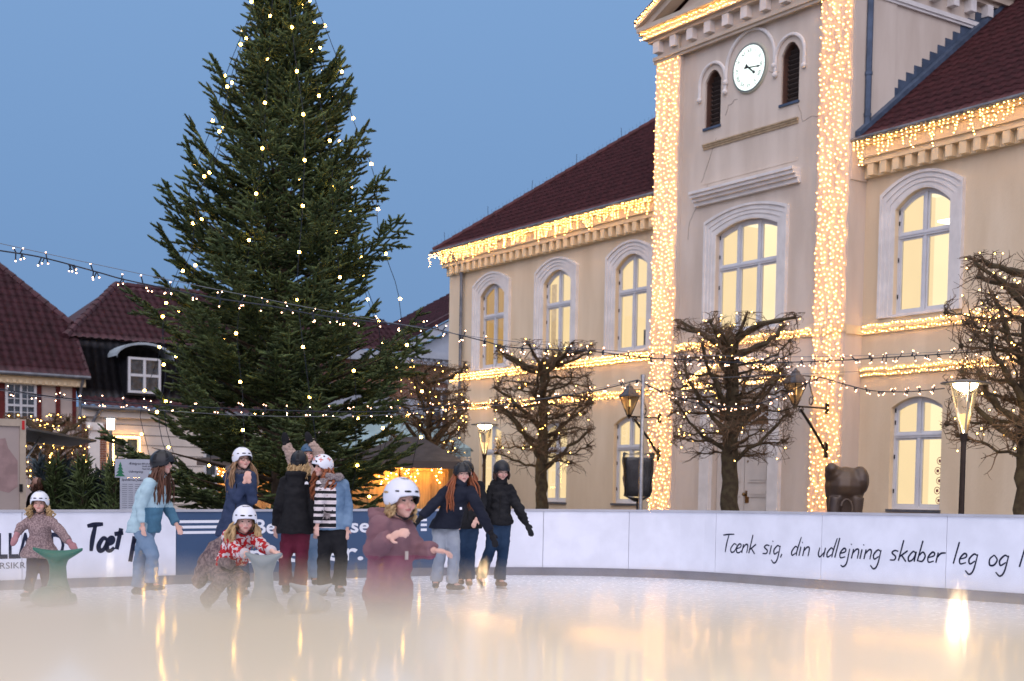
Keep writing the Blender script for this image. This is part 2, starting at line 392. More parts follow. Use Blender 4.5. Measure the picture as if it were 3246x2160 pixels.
def window(o, n, cols=2, transom=None, surround=False, dim=False, feature=None):
    xa, xb, za, zs, zt = o; nf = n+.12
    f = MB(); W = xb-xa; tz = transom
    def az(x): return arch_z(x, o)
    # outer frame following the arch
    N_ = 12
    for k in range(N_):
        a = xa+W*k/N_; b = xa+W*(k+1)/N_
        for (t, d0, d1) in ((.07, 0, .07),):
            vs = [(a, nf, az(a)-t), (b, nf, az(b)-t), (b, nf, az(b)), (a, nf, az(a)), (a, nf+.06, az(a)-t), (b, nf+.06, az(b)-t)]
            f.add(vs, [(0, 1, 2, 3), (4, 5, 1, 0)])
    f.box(xa, xa+.06, nf, nf+.07, za, zs+.02); f.box(xb-.06, xb, nf, nf+.07, za, zs+.02); f.box(xa+.061, xb-.061, nf+.002, nf+.07, za, za+.07)
    xs = [xa+W*k/cols for k in range(cols+1)]
    for x in xs[1:-1]: f.box(x-.036, x+.036, nf-.012, nf+.072, za+.002, az(x)-.03)
    f.box(xa+.06, xb-.06, nf-.02, nf+.068, tz-.045, tz+.045)
    f.box(xa+.05, xb-.05, nf-.035, nf-.021, tz+.0, tz+.03)
    # sashes
    for x0, x1 in zip(xs, xs[1:]):
        l = x0+.045 if x0 > xa else x0+.06; r_ = x1-.045 if x1 < xb else x1-.06
        for (b0, b1) in ((za+.07, tz-.045), (tz+.045, None)):
            top0 = b1 if b1 else min(az(l), az(r_))-.07
            for (p0, p1) in ((l+.002, l+.042), (r_-.042, r_-.002)): f.box(p0, p1, nf+.012, nf+.06, b0+.002, (b1-.002) if b1 else az((p0+p1)/2)-.075)
            f.box(l+.042, r_-.042, nf+.014, nf+.06, b0+.002, b0+.045)
            if b1: f.box(l+.042, r_-.042, nf+.014, nf+.06, b1-.045, b1-.002)
            else:
                for k in range(6):
                    a = l+.042+(r_-l-.084)*k/6; b = l+.042+(r_-l-.084)*(k+1)/6
                    f.add([(a, nf+.014, az(a)-.12), (b, nf+.014, az(b)-.12), (b, nf+.014, az(b)-.07), (a, nf+.014, az(a)-.07), (a, nf+.05, az(a)-.12), (b, nf+.05, az(b)-.12)], [(0, 1, 2, 3), (4, 5, 1, 0)])
    wo = f.build('window', M_wood, town, world=False)
    h = MB(); h.box(-.012, .012, nf-.016, nf-.002, 0, .09); hm_ = h.mesh('hinge', M_dark)
    for x in (xa+.035, xb-.035):
        for z in (za+.35, (za+tz)/2+.3, tz+.25, zs-.1): ho = link('hinge', hm_, wo); ho.location = (x, 0, z)
    g = MB(); g.add([(xa+.05, nf+.035, za+.05), (xb-.05, nf+.035, za+.05)]+[(xb-.05-(W-.1)*k/10, nf+.035, az(xb-.05-(W-.1)*k/10)-.05) for k in range(11)], [tuple(range(13))])
    g.build('pane', M_glass, wo, world=False)
    s_ = MB(); s_.box(xa-.04 if not surround else xa-.02, xb+.04 if not surround else xb+.02, n-.05, nf, za-.06, za-.002); s_.build('sill', M_zinc if not surround else M_trim, wo, world=False)
    # lit room behind the glass
    r = MB(); d = 1.7; X0, X1, Z0, Z1 = xa-.5, xb+.7, za-.7, zt+.25; nb = nf+.12
    r.add([(X0, nb+d, Z0), (X1, nb+d, Z0), (X1, nb+d, Z1), (X0, nb+d, Z1)], [(0, 1, 2, 3)], 0)
    r.add([(X0, nb, Z0), (X0, nb+d, Z0), (X0, nb+d, Z1), (X0, nb, Z1)], [(0, 1, 2, 3)], 1)
    r.add([(X1, nb, Z0), (X1, nb+d, Z0), (X1, nb+d, Z1), (X1, nb, Z1)], [(0, 1, 2, 3)], 1)
    r.add([(X0, nb, Z1), (X1, nb, Z1), (X1, nb+d, Z1), (X0, nb+d, Z1)], [(0, 1, 2, 3)], 2)
    r.add([(X0, nb, Z0), (X1, nb, Z0), (X1, nb+d, Z0), (X0, nb+d, Z0)], [(0, 1, 2, 3)], 1)
    r.build('room', [M_roomd]*3 if dim else [M_roomw, M_rooms, M_roomc], wo, world=False)
    rw = random.Random(int(xa*100)+int(za*10))
    if not dim and feature is None:
        if rw.random() < .7:
            q = MB(); c0 = xa+W*rw.uniform(.1, .5); q.box(c0, c0+.5, nf+1.55, nf+1.6, tz-.5, tz+.15); q.build('wall_picture', emit('picture_lit', (.8, .45, .22), .42, .4, 5), wo, world=False)
        if rw.random() < .7:
            q = MB(); c0 = xa+W*rw.uniform(.3, .6); q.box(c0, c0+.7, nf+.5, nf+1.3, zt-.12, zt-.08); q.build('ceiling_lamp', M_lampw, wo, world=False)
        if rw.random() < .6:
            q = MB(); c0 = rw.choice([xa+.02, xb-.24]); q.box(c0, c0+.22, nf+.16, nf+.19, za+.03, zs); q.build('curtain', emit('curtain_lit', (1, .72, .42), .5, .3, 9), wo, world=False)
    if feature == 'office':
        q = MB(); q.box(xa+.95, xb+.3, nf+1.1, nf+1.3, za-.3, za+1.15, 0); q.box(xa+.98, xb+.3, nf+1.08, nf+1.25, za+1.17, za+2.0, 0)
        q.build('cabinet', M_cab, wo, world=False)
        q = MB(); q.box(xa+.55, xa+1.5, nf+.6, nf+1.5, zt-.62, zt-.58); q.box(xa+.85, xa+1.05, nf+1.2, nf+1.4, tz-.9, tz-.82); q.build('ceiling_lamp', M_lampw, wo, world=False)
    if feature == 'beam':
        q = MB(); q.box(xa+W*.55, xb+.4, nf+1.0, nf+1.3, tz-.45, tz-.12); q.build('ceiling_beam', M_beam, wo, world=False)
    if feature == 'class':
        q = MB(); q.box(xa+.9, xb+.3, nf+1.0, nf+1.2, tz+.08, zt-.5); q.build('wall_panel', emit('orange_panel', (1, .32, .08), .6), wo, world=False)
        q = MB(); q.box(xa+.85, xa+1.4, nf+.8, nf+1.3, zt-.4, zt-.36); q.build('ceiling_lamp', M_lampw, wo, world=False)
        q = MB()
        for k in range(5):
            c = Vector((xb-.16-(k % 2)*.05, nf+.06, za+.2+k*.21)); R_ = .075
            q.tube([c+Vector((R_*cos(a), 0, R_*sin(a))) for a in np.linspace(0, 2*pi, 13)], .008, 4)
            q.box(c.x-.03, c.x+.03, c.y-.004, c.y+.004, c.z-.035, c.z+.03)
        q.build('paper_ornament', mat('red_paper', (.5, .06, .04), .7), wo, world=False)
    if feature == 'plant':
        q = MB(); q.box(xb-.42, xb-.2, nf+.14, nf+.3, za, za+.55, 0); q.build('monitor', M_cab, wo, world=False)
    if surround:
        t = MB(); bs = [(.02, .11, .025), (.11, .20, .045), (.20, .30, .065), (.30, .36, .10)]
        for a, b, p in bs: ring(t, o, a, b, n-.0, n-p, 0, .05)
        ring(t, o, -.004, .02, n+.0, n-.02, 0, .05)
        t.build('surround', M_trim, wo, world=False)
    return wo

# ---- wing walls
LW = [-8.35, -4.93, -1.52]; RW = [8.22, 12.3, 15.5]
up = lambda c: (c-.68, c+.68, 5.24, 7.50, 7.84); lo = lambda c: (c-.62, c+.62, 1.08, 3.24, 3.46)
upR = lambda c: (c-.73, c+.73, 5.30, 7.56, 7.92); loR = lambda c: (c-.68, c+.68, 1.08, 3.28, 3.50)
wl = MB()
wall_open(wl, -10.75, 0.0, -.3, 8.7, WN, [up(c) for c in LW]+[lo(c) for c in LW])
wall_open(wl, 6.65, 17.4, -.3, 8.7, WN, [upR(c) for c in RW]+[loR(c) for c in RW])
# end wall, back wall and the backs of the wings
wl.add([(-10.75, WN, -.3), (-10.75, 12, -.3), (-10.75, 12, 8.7), (-10.75, WN, 8.7)], [(0, 1, 2, 3)])
wl.add([(17.4, WN, -.3), (17.4, 12, -.3), (17.4, 12, 8.7), (17.4, WN, 8.7)], [(3, 2, 1, 0)])
wl.add([(-10.75, 12, -.3), (17.4, 12, -.3), (17.4, 12, 8.7), (-10.75, 12, 8.7)], [(0, 1, 2, 3)])
wl.box(-10.80, -10.2, WN-.05, WN-.002, -.3, 8.55)      # corner pilaster
wl.box(-10.85, -10.752, WN-.04, WN+.6, -.3, 8.55)
wl.build('wing_wall', M_plaster, town, world=False)
for i, c in enumerate(LW):
    window(up(c), WN, 2, 6.84, True, dim=(i == 0), feature='plant' if i == 2 else None); window(lo(c), WN, 2, 2.60)
for i, c in enumerate(RW):
    window(upR(c), WN, 2, 6.98, True, feature='office' if i == 0 else None); window(loR(c), WN, 2, 2.67, feature='class' if i == 0 else None)

# ---- plinth, string courses, cornice and dentils of the wings
def course(mb, s0, s1, z0, z1, n, p, steps=((0, .45, .5), (.45, 1, 1.0))):
    for a, b, q in steps: mb.box(s0, s1, n-p*q, n-.001, z0+(z1-z0)*a+.0005, z0+(z1-z0)*b)
for s0, s1 in ((-10.86, 0), (6.65, 17.5)):
    for z0_, z1_, p_ in ((4.93, 5.13, .09), (4.00, 4.24, .10)):
        sc_ = MB(); course(sc_, s0, s1, z0_, z1_, WN, p_); sc_.build('string_course', M_corn, town, world=False)
for s0, s1 in ((-10.95, -.001), (6.651, 17.6)):
    co = MB()
    co.box(s0, s1, WN-.10, WN-.001, 8.36, 8.62); co.box(s0-.02, s1, WN-.28, WN-.0015, 8.62, 8.75)
    co.box(s0-.04, s1, WN-.34, WN-.002, 8.75, 9.00); co.box(s0-.1, s1, WN-.42, WN-.0025, 9.0, 9.10)
    co.build('cornice', M_corn, town, world=False)
de = MB(); de.box(-.085, .085, WN-.26, WN-.101, 8.37, 8.619); dme = de.mesh('dentil', M_corn)
for s in [-10.45+k*.345 for k in range(30) if -10.45+k*.345 < -.2]+[6.98+k*.345 for k in range(31)]:
    o_ = link('dentil', dme, town); o_.location = (s, 0, 0)
for s0, s1 in ((-10.9, -.002), (6.652, 17.5)):
    pl = MB(); pl.box(s0, s1, WN-.06, WN-.001, -.3, .62); pl.build('plinth', mat('grey_plinth', (.25, .23, .21), .8, .1, 2, .3), town, world=False)

# ---- roofs with real tile relief
def inside(poly, a, b):
    r = True; n = len(poly)
    for i in range(n):
        x0, y0 = poly[i]; x1, y1 = poly[(i+1) % n]
        if (x1-x0)*(b-y0)-(y1-y0)*(a-x0) < -1e-9: return False
    return r
def tile_roof(name, m, parent, O, U, V, poly, tw=.24, tl=.34, amp=.028, step=.03, world=True, under=True):
    """poly counter-clockwise in (along eave, up slope)"""
    O = Vector(O); U = Vector(U).normalized(); V = Vector(V).normalized(); Wn = U.cross(V).normalized()
    xs = [p[0] for p in poly]; ys = [p[1] for p in poly]; a0, a1, b0, b1 = min(xs), max(xs), min(ys), max(ys)
    na = int((a1-a0)/(tw/6))+1; A = a0+np.arange(na+1)*(tw/6); rows = []
    nb = int((b1-b0)/tl)+1
    for j in range(nb): rows += [(b0+j*tl+.0005, step), (b0+(j+1)*tl, 0.0)]
    ph = (A/tw) % 1.0; prof = amp*np.where(ph < .62, np.sin(ph/.62*pi), -.35*np.sin((ph-.62)/.38*pi))
    VV = []; FF = []
    for (b, h) in rows:
        rag = 0
        for i, a in enumerate(A): VV.append(O+U*float(a)+V*float(b-(.02*sin(ph[i]*pi) if h else 0))+Wn*float(prof[i]+h))
    nA = len(A)
    P = poly
    for j in range(len(rows)-1):
        bm = (rows[j][0]+rows[j+1][0])/2
        for i in range(nA-1):
            am = (A[i]+A[i+1])/2
            if inside(P, am, bm): FF.append((j*nA+i, j*nA+i+1, (j+1)*nA+i+1, (j+1)*nA+i))
    M = wmat(parent).inverted() if (world and parent) else None
    o = link(name, np_mesh(name, np.array([tuple(v) for v in VV]), FF, m, M), parent)
    return o
def ridge_tiles(mb, p, q, r=.11, sp=.38):
    p = Vector(p); q = Vector(q); n = max(1, int((q-p).length/sp)); d = (q-p)/n
    for k in range(n): mb.tube([p+d*k, p+d*(k+1.06)], [r*1.12, r*.92], 8)
SL = .78; EZ = 9.16; EN0 = .10; RDG = 5.9
hyp = sqrt(1+SL*SL); bl = RDG*hyp
# front-left, hip left, front-right
tile_roof('roof', M_roof, town, (-11.2, EN0, EZ), (1, 0, 0), (0, 1, SL), [(0, 0), (11.3, 0), (11.3, bl), (RDG, bl)], world=False)
tile_roof('roof', M_roof, town, (-11.2, EN0+2*RDG, EZ), (0, -1, 0), (1, 0, SL), [(0, 0), (2*RDG, 0), (RDG, bl)], world=False)
tile_roof('roof', M_roof, town, (6.7, EN0, EZ), (1, 0, 0), (0, 1, SL), [(0, 0), (11.2, 0), (11.2-RDG, bl), (0, bl)], world=False)
tile_roof('roof', M_roof, town, (17.9, EN0, EZ), (0, 1, 0), (-1, 0, SL), [(0, 0), (2*RDG, 0), (RDG, bl)], world=False)
rb = MB(); zr = EZ+RDG*SL
rb.add([(-11.2, EN0+2*RDG, EZ), (17.9, EN0+2*RDG, EZ), (17.9-RDG, EN0+RDG, zr), (-11.2+RDG, EN0+RDG, zr)], [(0, 1, 2, 3)])
rb.add([(-11.15, EN0+.05, EZ-.07), (0, EN0+.05, EZ-.07), (0, EN0+RDG, zr-.07), (-11.15+RDG, EN0+RDG, zr-.07)], [(0, 1, 2, 3)])
rb.add([(6.7, EN0+.05, EZ-.07), (17.85, EN0+.05, EZ-.07), (17.85-RDG, EN0+RDG, zr-.07), (6.7, EN0+RDG, zr-.07)], [(0, 1, 2, 3)])
rb.build('roof_back', M_roof, town, world=False)
for a_, b_ in (((-11.2, EN0, EZ+.03), (-11.2+RDG, EN0+RDG, zr+.04)), ((-11.2+RDG, EN0+RDG, zr+.04), (-.02, EN0+RDG, zr+.04)), ((6.7, EN0+RDG, zr+.04), (17.9-RDG, EN0+RDG, zr+.04)), ((17.9, EN0, EZ+.03), (17.9-RDG, EN0+RDG, zr+.04))):
    rt = MB(); ridge_tiles(rt, a_, b_); rt.build('ridge_tile', M_roof, town, world=False)
# bird spikes along the hip
bs_ = MB()
for k in range(70):
    t = k/70; p = Vector((-11.2, EN0, EZ+.14)).lerp(Vector((-11.2+RDG, EN0+RDG, zr+.16)), t)
    h = .30 if k % 12 == 3 else .13; bs_.tube([p, p+Vector((random.uniform(-.04, .04), 0, h))], .0035 if k % 12 != 3 else .009, 3)
bs_.build('bird_spike', M_dark, town, world=False)
for s0, s1 in ((-11.3, -.003), (6.653, 17.95)):
    gu = MB(); gu.tube([(s0, EN0-.05, 9.13), (s1, EN0-.05, 9.13)], .06, 8); gu.build('gutter', M_zinc, town, world=False)
dp = MB(); dp.tube([(-10.15, EN0, 9.08), (-10.15, EN0+.02, 8.95), (-10.0, WN-.12, 8.55), (-10.0, WN-.12, 4.0), (-10.0, WN-.12, -.2)], .055, 8)
for z in (8.3, 6.3, 4.4, 2.4): dp.tube([(-10.0, WN-.12, z), (-10.0, WN-.12, z+.06)], .068, 8)
dp.build('downpipe', M_zinc, town, world=False)

# ---- tower
TN = .12
twr = MB()
bigw = (2.28, 4.39, 5.30, 7.72, 7.96)
lvL = (1.76, 2.33, 10.42, 11.54, 11.80); lvR = (4.37, 4.94, 10.42, 11.54, 11.80)
doorO = (2.35, 4.35, 0.45, 3.40, 3.62)
wall_open(twr, .95, 5.70, -.3, 12.45, TN, [bigw, lvL, lvR, doorO], .25)
twr.box(0, .95, 0, .7, -.3, 12.42); twr.box(5.70, 6.65, 0, .7, -.3, 12.42)
twr.box(0, 6.65, .03, .6, 12.45, 13.3)
twr.box(.0005, .35, .69, 11.9, -.3, 13.3); twr.box(6.30, 6.6495, .69, 11.9, -.3, 13.3)
twr.box(.35, 6.3, 11.5, 11.9, -.3, 13.3)
twr.box(6.6495, 6.68, .02, 1.35, 8.3, 13.2)            # pilaster strip on the side
# pediment
AP = 15.0
twr.prism([(.1, .10, 13.3), (6.55, .10, 13.3), (3.325, .10, 14.75)], (0, 11.5, 0))
twr.build('tower_wall', M_plast2, town, world=False)
tc_ = MB()
course(tc_, -.05, 6.70, 12.40, 12.56, 0, .09)
tc_.box(-.06, 6.71, 0, .66, 12.43, 12.56)
for (a, b, p) in ((12.93, 13.02, .16), (13.02, 13.22, .26), (13.22, 13.34, .38)):
    tc_.box(-p, 6.65+p, -p, 11.9, a, b)
# small central frieze pilasters
for s in (0.72, 5.75): tc_.box(s, s+.2, -.05, .03, 12.57, 12.93)
# raking cornices
for sgn in (-1, 1):
    e0 = Vector((3.325+sgn*3.76, 0, 13.34)); e1 = Vector((3.325, 0, 13.34+3.76*.445))
    for (p, lo_, hi) in ((.38, .0, .13), (.26, -.16, 0)):
        tc_.prism([e0+Vector((0, -p, lo_)), e1+Vector((0, -p, lo_)), e1+Vector((0, -p, hi)), e0+Vector((0, -p, hi))], (0, p+.09, 0))
tc_.build('tower_cornice', mat('grey_cream_trim', (.56, .47, .37), .8, .06, 2, .2), town, world=False)
for k in range(11):
    td = MB(); s = .12+k*.641; td.box(s-.11, s+.11, -.14, .029, 12.66, 12.929); td.build('modillion', M_trim, town, world=False)
for k in range(9):
    td = MB(); n_ = .6+k*.62; td.box(6.6505, 6.85, n_, n_+.2, 12.66, 12.929); td.build('modillion', M_trim, town, world=False)
sm = MB(); sm.box(6.6505, 6.74, .0, 5.6, 12.40, 12.50); sm.box(6.6505, 6.71, .0, 5.6, 12.34, 12.40); sm.build('side_moulding', M_trim, town, world=False)
tr = MB()
for sgn in (-1, 1):
    tr.prism([(3.325+sgn*3.8, -.4, 13.48), (3.325, -.4, 13.48+3.8*.445), (3.325, -.4, 13.54+3.8*.445), (3.325+sgn*3.8, -.4, 13.54)], (0, 12.4, 0))
tr.build('tower_roof', M_roof, town, world=False)
# string bands on tower
tb_ = MB()
course(tb_, .951, 5.699, 4.97, 5.15, TN, .09)
for a in (0, 5.70): tb_.box(a-.03, a+.98, -.03, -.001, 4.97, 5.16); tb_.box(a-.03, a+.98, -.03, -.001, 4.02, 4.2)
tb_.box(6.6505, 6.69, .0, WN, 4.93, 5.13)
tb_.build('tower_band', M_corn, town, world=False)
ts = MB(); course(ts, 1.76, 4.96, 9.89, 10.02, TN, .08, ((0, .4, .4), (.4, .75, .7), (.75, 1, 1))); ts.build('sandstone_strip', mat('ochre_stone', (.46, .35, .22), .8, .15, 6, .3), town, world=False)
tf = MB(); tf.box(1.75, 4.95, TN-.012, TN-.001, 9.04, 9.12); tf.build('faint_moulding', M_plast2, town, world=False)
hd = MB(); course(hd, 1.55, 5.08, 8.52, 8.86, TN, .30, ((0, .3, .35), (.3, .55, .6), (.55, .8, .85), (.8, 1, 1.0))); hd.build('window_hood', M_trim, town, world=False)
window(bigw, TN, 3, 6.90, True, feature='beam')
def louvre(o):
    xa, xb, za, zs, zt = o; f = MB()
    for k in range(12):
        z = za+.1+k*.11; w_ = .0
        hw = .25 if z < zs else .25*sqrt(max(0.0, 1-((z-zs)/(zt-zs+.02))**2))
        c = (xa+xb)/2
        if hw > .05: f.obox((c, TN+.2, z), (2*hw, .12, .02), Matrix.Rotation(radians(-40), 3, 'X'))
    lo_ = f.build('louvre', mat('louvre_wood', (.06, .045, .04), .8), town, world=False)
    b = MB(); b.box(xa-.02, xb+.02, TN+.25, TN+.3, za, zt+.05, 0); b.build('backing', M_black, lo_, world=False)
    b = MB(); b.box(xa-.03, xb+.03, TN-.04, TN+.2, za-.06, za-.002); b.build('sill', M_lead, lo_, world=False)
    b = MB(); ring(b, o, -.04, -.003, TN+.2, TN+.05); b.build('frame', mat('brown_frame', (.10, .05, .035), .7), lo_, world=False)
louvre(lvL); louvre(lvR)
# hood mouldings: three arches
hm = MB()
def arc_mould(c, z, r, dz, w0=.07):
    pts = [(c-r, TN-.03, z-dz)]+[(c+r*cos(a), TN-.03, z+r*sin(a)) for a in np.linspace(pi, 0, 17)]+[(c+r, TN-.03, z-dz)]
    hm.tube(pts, w0*.62, 6)
    for x in (c-r, c+r): hm.ball((x, TN-.04, z-dz-.05), .07, seg=8, rings=6)
arc_mould(2.045, 11.50, .46, .30); arc_mould(4.655, 11.50, .46, .30); arc_mould(3.35, 11.60, .82, .18)
hm.build('hood_mould', M_trim, town, world=False)
# clock
ck = MB(); cz = 11.52; cx = 3.35
ck.tube([(cx, TN-.001, cz), (cx, TN-.05, cz)], [.60, .58], 40); ckr = ck.build('clock', mat('clock_rim', (.5, .5, .4), .6), town, world=False)
f_ = MB(); f_.tube([(cx, TN-.052, cz), (cx, TN-.06, cz)], .525, 40); f_.build('clock_face', emit('clock_glow', (.86, 1.0, .95), 1.25), ckr, world=False)
hb = MB(); f2 = MB()
for k in range(40):
    a = 2*pi*k/40; b = 2*pi*(k+1)/40
    f2.add([(cx+.525*cos(a), TN-.062, cz+.525*sin(a)), (cx+.525*cos(b), TN-.062, cz+.525*sin(b)), (cx+.56*cos(b), TN-.062, cz+.56*sin(b)), (cx+.56*cos(a), TN-.062, cz+.56*sin(a))], [(0, 1, 2, 3)])
f2.build('bezel', mat('bezel_grey', (.15, .18, .18), .5), ckr, world=False)
nums = MB()
for i, s in enumerate(['XII', 'I', 'II', 'III', 'IIII', 'V', 'VI', 'VII', 'VIII', 'IX', 'X', 'XI']):
    V_, F_ = text_arrays(s, .135, 0, .002, align='CENTER'); a = -i*pi/6; c_, s_ = cos(a), sin(a)
    P = []
    for v in V_:
        x, y = v.x, v.y+.36; P.append((cx+x*c_-y*s_, TN-.0635, cz+x*s_+y*c_))
    nums.add(P, F_)
    x, y = 0, .495; nums.box(cx-y*sin(a)-.01, cx-y*sin(a)+.01, TN-.066, TN-.062, cz+y*cos(a)-.01, cz+y*cos(a)+.01)
nums.build('numeral', M_black, ckr, world=False)
def hand(ang, ln, w_, tail):
    d = Vector((sin(ang), 0, cos(ang))); q = Vector((cos(ang), 0, -sin(ang))); c = Vector((cx, TN-.072, cz))
    poly = [c-d*tail-q*w_*1.6, c-d*tail*.4-q*w_*.8, c+d*ln*.7-q*w_*.8, c+d*ln*.8-q*w_*1.7, c+d*ln, c+d*ln*.8+q*w_*1.7, c+d*ln*.7+q*w_*.8, c-d*tail*.4+q*w_*.8, c-d*tail+q*w_*1.6]
    hb = MB(); hb.prism(poly, (0, -.012, 0)); hb.build('clock_hand', M_black, ckr, world=False)
hand(radians(97), .40, .018, .14); hand(radians(129), .29, .026, .12)
# tower downpipe and lead flashing on the side wall
dp2 = MB(); dp2.tube([(6.74, .42, 13.0), (6.74, .42, 9.5), (6.74, .36, 9.36)], .07, 8)
for z in (12.3, 10.6, 9.7): dp2.tube([(6.74, .42, z), (6.74, .42, z+.07)], .085, 8)
dp2.build('downpipe', M_lead, town, world=False)
fl = MB()
n_ = EN0+.08
while n_ < 5.75:
    z_ = EZ+SL*(n_-EN0); fl.box(6.6502, 6.668, n_, n_+.262, z_-.02, z_+.48); n_ += .262
p0 = Vector((6.69, EN0, EZ+.06)); p1 = Vector((6.69, EN0+RDG, zr+.06)); fl.prism([p0, p1, p1+Vector((0, 0, .12)), p0+Vector((0, 0, .12))], (.14, 0, -.02))
fl.build('flashing', M_lead, town, world=False)
# door
dr = MB(); x0, x1 = 2.35, 4.35; nd = TN+.16
dr.box(x0, x1, nd, nd+.05, .45, 2.93)
for (l, r_) in ((x0+.03, 3.335), (3.365, x1-.03)):
    dr.box(l, r_, nd-.03, nd-.001, .47, 2.9)
    for (a, b) in ((.6, 1.15), (1.3, 1.5), (1.65, 2.15), (2.28, 2.75)):
        dr.box(l+.12, r_-.12, nd-.05, nd-.031, a, b); dr.box(l+.2, r_-.2, nd-.062, nd-.051, a+.06, b-.06)
dr.box(x0, x1, nd-.07, nd, 2.93, 3.03)
dro = dr.build('door', mat('door_white', (.60, .55, .50), .5, .05), town, world=False)
h_ = MB(); h_.box(3.40, 3.52, nd-.045, nd-.0305, 1.15, 1.45); h_.ball((3.40, nd-.09, 1.36), .045); h_.box(3.44, 3.49, nd-.04, nd-.0305, 2.12, 2.18); h_.build('handle', mat('brass', (.25, .15, .06), .35, .1, 3, 0, 1, .9), dro, world=False)
h_ = MB(); h_.box(3.48, 3.9, nd-.066, nd-.0625, .84, .95); h_.build('letter_slot', mat('brass_dark', (.08, .05, .03), .5), dro, world=False)
tl_ = MB(); tl_.add([(x0, nd+.04, 3.03), (x1, nd+.04, 3.03), (x1, nd+.04, 3.45), (3.35, nd+.04, 3.62), (x0, nd+.04, 3.45)], [(0, 1, 2, 3, 4)]); tl_.build('fanlight', mat('dim_fanlight', (.22, .12, .06), .15), dro, world=False)
mt = MB()
for (a, b) in (((x0, 3.05), (3.35, 3.55)), ((3.35, 3.55), (x1, 3.05)), ((x0, 3.5), (3.35, 3.05)), ((3.35, 3.05), (x1, 3.5))):
    mt.bar((a[0], nd+.02, a[1]), (b[0], nd+.02, b[1]), .02, .03)
mt.build('glazing_bar', M_trim, dro, world=False)
dc = MB()
for a in (1.98, 4.36): dc.box(a, a+.35, TN-.12, TN-.001, .3, 3.72); dc.box(a-.04, a+.39, TN-.16, TN-.0012, 3.6, 3.75); dc.box(a-.04, a+.39, TN-.16, TN-.0012, .3, .6)
dc.box(1.75, 4.95, TN-.2, TN-.0013, 3.76, 3.95); dc.box(1.6, 5.1, TN-.32, TN-.0014, 3.95, 4.04)
for sgn in (-1, 1):
    e0 = Vector((3.35+sgn*1.8, TN-.34, 4.05)); e1 = Vector((3.35, TN-.34, 4.68)); dc.prism([e0, e1, e1+Vector((0, 0, .1)), e0+Vector((0, 0, .1))], (0, .338, 0))
dc.prism([(1.9, TN-.1, 4.045), (4.8, TN-.1, 4.045), (3.35, TN-.1, 4.6)], (0, .098, 0))
dc.build('door_surround', M_trim, town, world=False)
st_ = MB(); st_.box(1.6, 5.1, -.9, TN-.002, -.2, .15); st_.box(1.9, 4.8, -.55, TN-.003, .15, .30); st_.box(2.1, 4.6, -.25, TN-.004, .30, .45); st_.build('door_step', mat('granite', (.2, .19, .18), .7, .2, 20), town, world=False)
# hairline cracks in the render
cr = MB()
for pts in ([(1.95, 9.0), (1.6, 8.6), (1.3, 8.2), (1.2, 7.6)], [(4.94, 10.3), (5.1, 9.9), (5.35, 9.95), (5.68, 9.9)], [(3.95, 11.3), (4.2, 11.2), (4.36, 11.22)], [(1.7, 9.1), (1.95, 9.6), (2.3, 10.3)], [(2.9, 10.9), (2.6, 10.8), (2.5, 10.5)]):
    q = []
    for (a, b), (c_, d_) in zip(pts, pts[1:]):
        for t in np.linspace(0, 1, 5)[:-1]: q.append((a+(c_-a)*t+random.uniform(-.02, .02), TN-.002, b+(d_-b)*t+random.uniform(-.02, .02)))
    cr.tube(q, .006, 3)
cr.build('crack', mat('crack_dark', (.2, .15, .11), .9), town, world=False)

# ================================================================== lights on the town hall
FR = (P0, HX)
def icicles(label, s0, s1, n, z, dens, maxd):
    B = []; C = []; s = s0; top = []
    while s < s1:
        d = random.choice([.12, .22, .3, .38, .45])*maxd; pts = [(s, n, z)]; zz = 0; x = s
        while zz < d:
            zz += random.uniform(.05, .09); x += random.uniform(-.03, .03); pts.append((x, n+random.uniform(-.03, .02), z-zz))
            B.append((x+random.uniform(-.02, .02), n-.02, z-zz))
        C.append(pts); top.append((s, n, z)); s += dens
    C.append([(a, b, c+random.uniform(-.01, .01)) for a, b, c in top])
    return garland('icicle_lights', label, 'string lights', B, C, FR, .0078, M_bulb, M_wwire, .003, 'fairy lights on the town hall')
icicles('white-wired icicle lights dangling from the gutter of the left wing, left of the clock tower', -11.3, -.1, .0, 9.12, .10, .95)
icicles('white-wired icicle lights dangling from the gutter of the right wing, right of the clock tower', 6.75, 12.6, .0, 9.12, .12, 1.15)
def curtain(label, s0, s1, n, z0, z1, cols=7):
    B = []; C = []
    for k in range(cols):
        s = s0+(s1-s0)*(k+.5)/cols; pts = []; z = z1
        while z > z0:
            x = s+random.uniform(-.02, .02); pts.append((x, n-.01, z)); B.append((x+random.choice([-1, 1])*random.uniform(.02, .05), n-.03, z)); z -= random.uniform(.09, .155)
        C.append(pts)
    return garland('light_curtain', label, 'light curtain', B, C, FR, .0078, M_bulb, M_wwire, .003, 'fairy lights on the town hall')
curtain('tall curtain of warm fairy lights covering the left pilaster of the clock tower', .02, .93, -.02, .1, 12.36)
curtain('tall curtain of warm fairy lights covering the right pilaster of the clock tower', 5.72, 6.63, -.02, .1, 12.36)
def rows(label, p, q, n, zs, step=.06, jit=.02, hang=0):
    B = []; C = []
    p = np.array(p, float); q = np.array(q, float); Ln = np.linalg.norm(q-p)
    for dz in zs:
        pts = []
        for k in range(int(Ln/step)):
            c = p+(q-p)*(k+random.random()*.6)*step/Ln; x, z = c[0], c[1]+dz+random.uniform(-jit, jit)
            B.append((x, n-.02, z)); pts.append((x, n-.008, z))
        C.append(pts)
    return garland('fairy_lights', label, 'string lights', B, C, FR, .0078, M_bulb, M_wwire, .003, 'fairy lights on the town hall')
rows('dense warm fairy lights along the main cornice below the tower pediment', (-.34, 13.0), (7.0, 13.0), -.28, (.05, .16, .26), .075, .025)
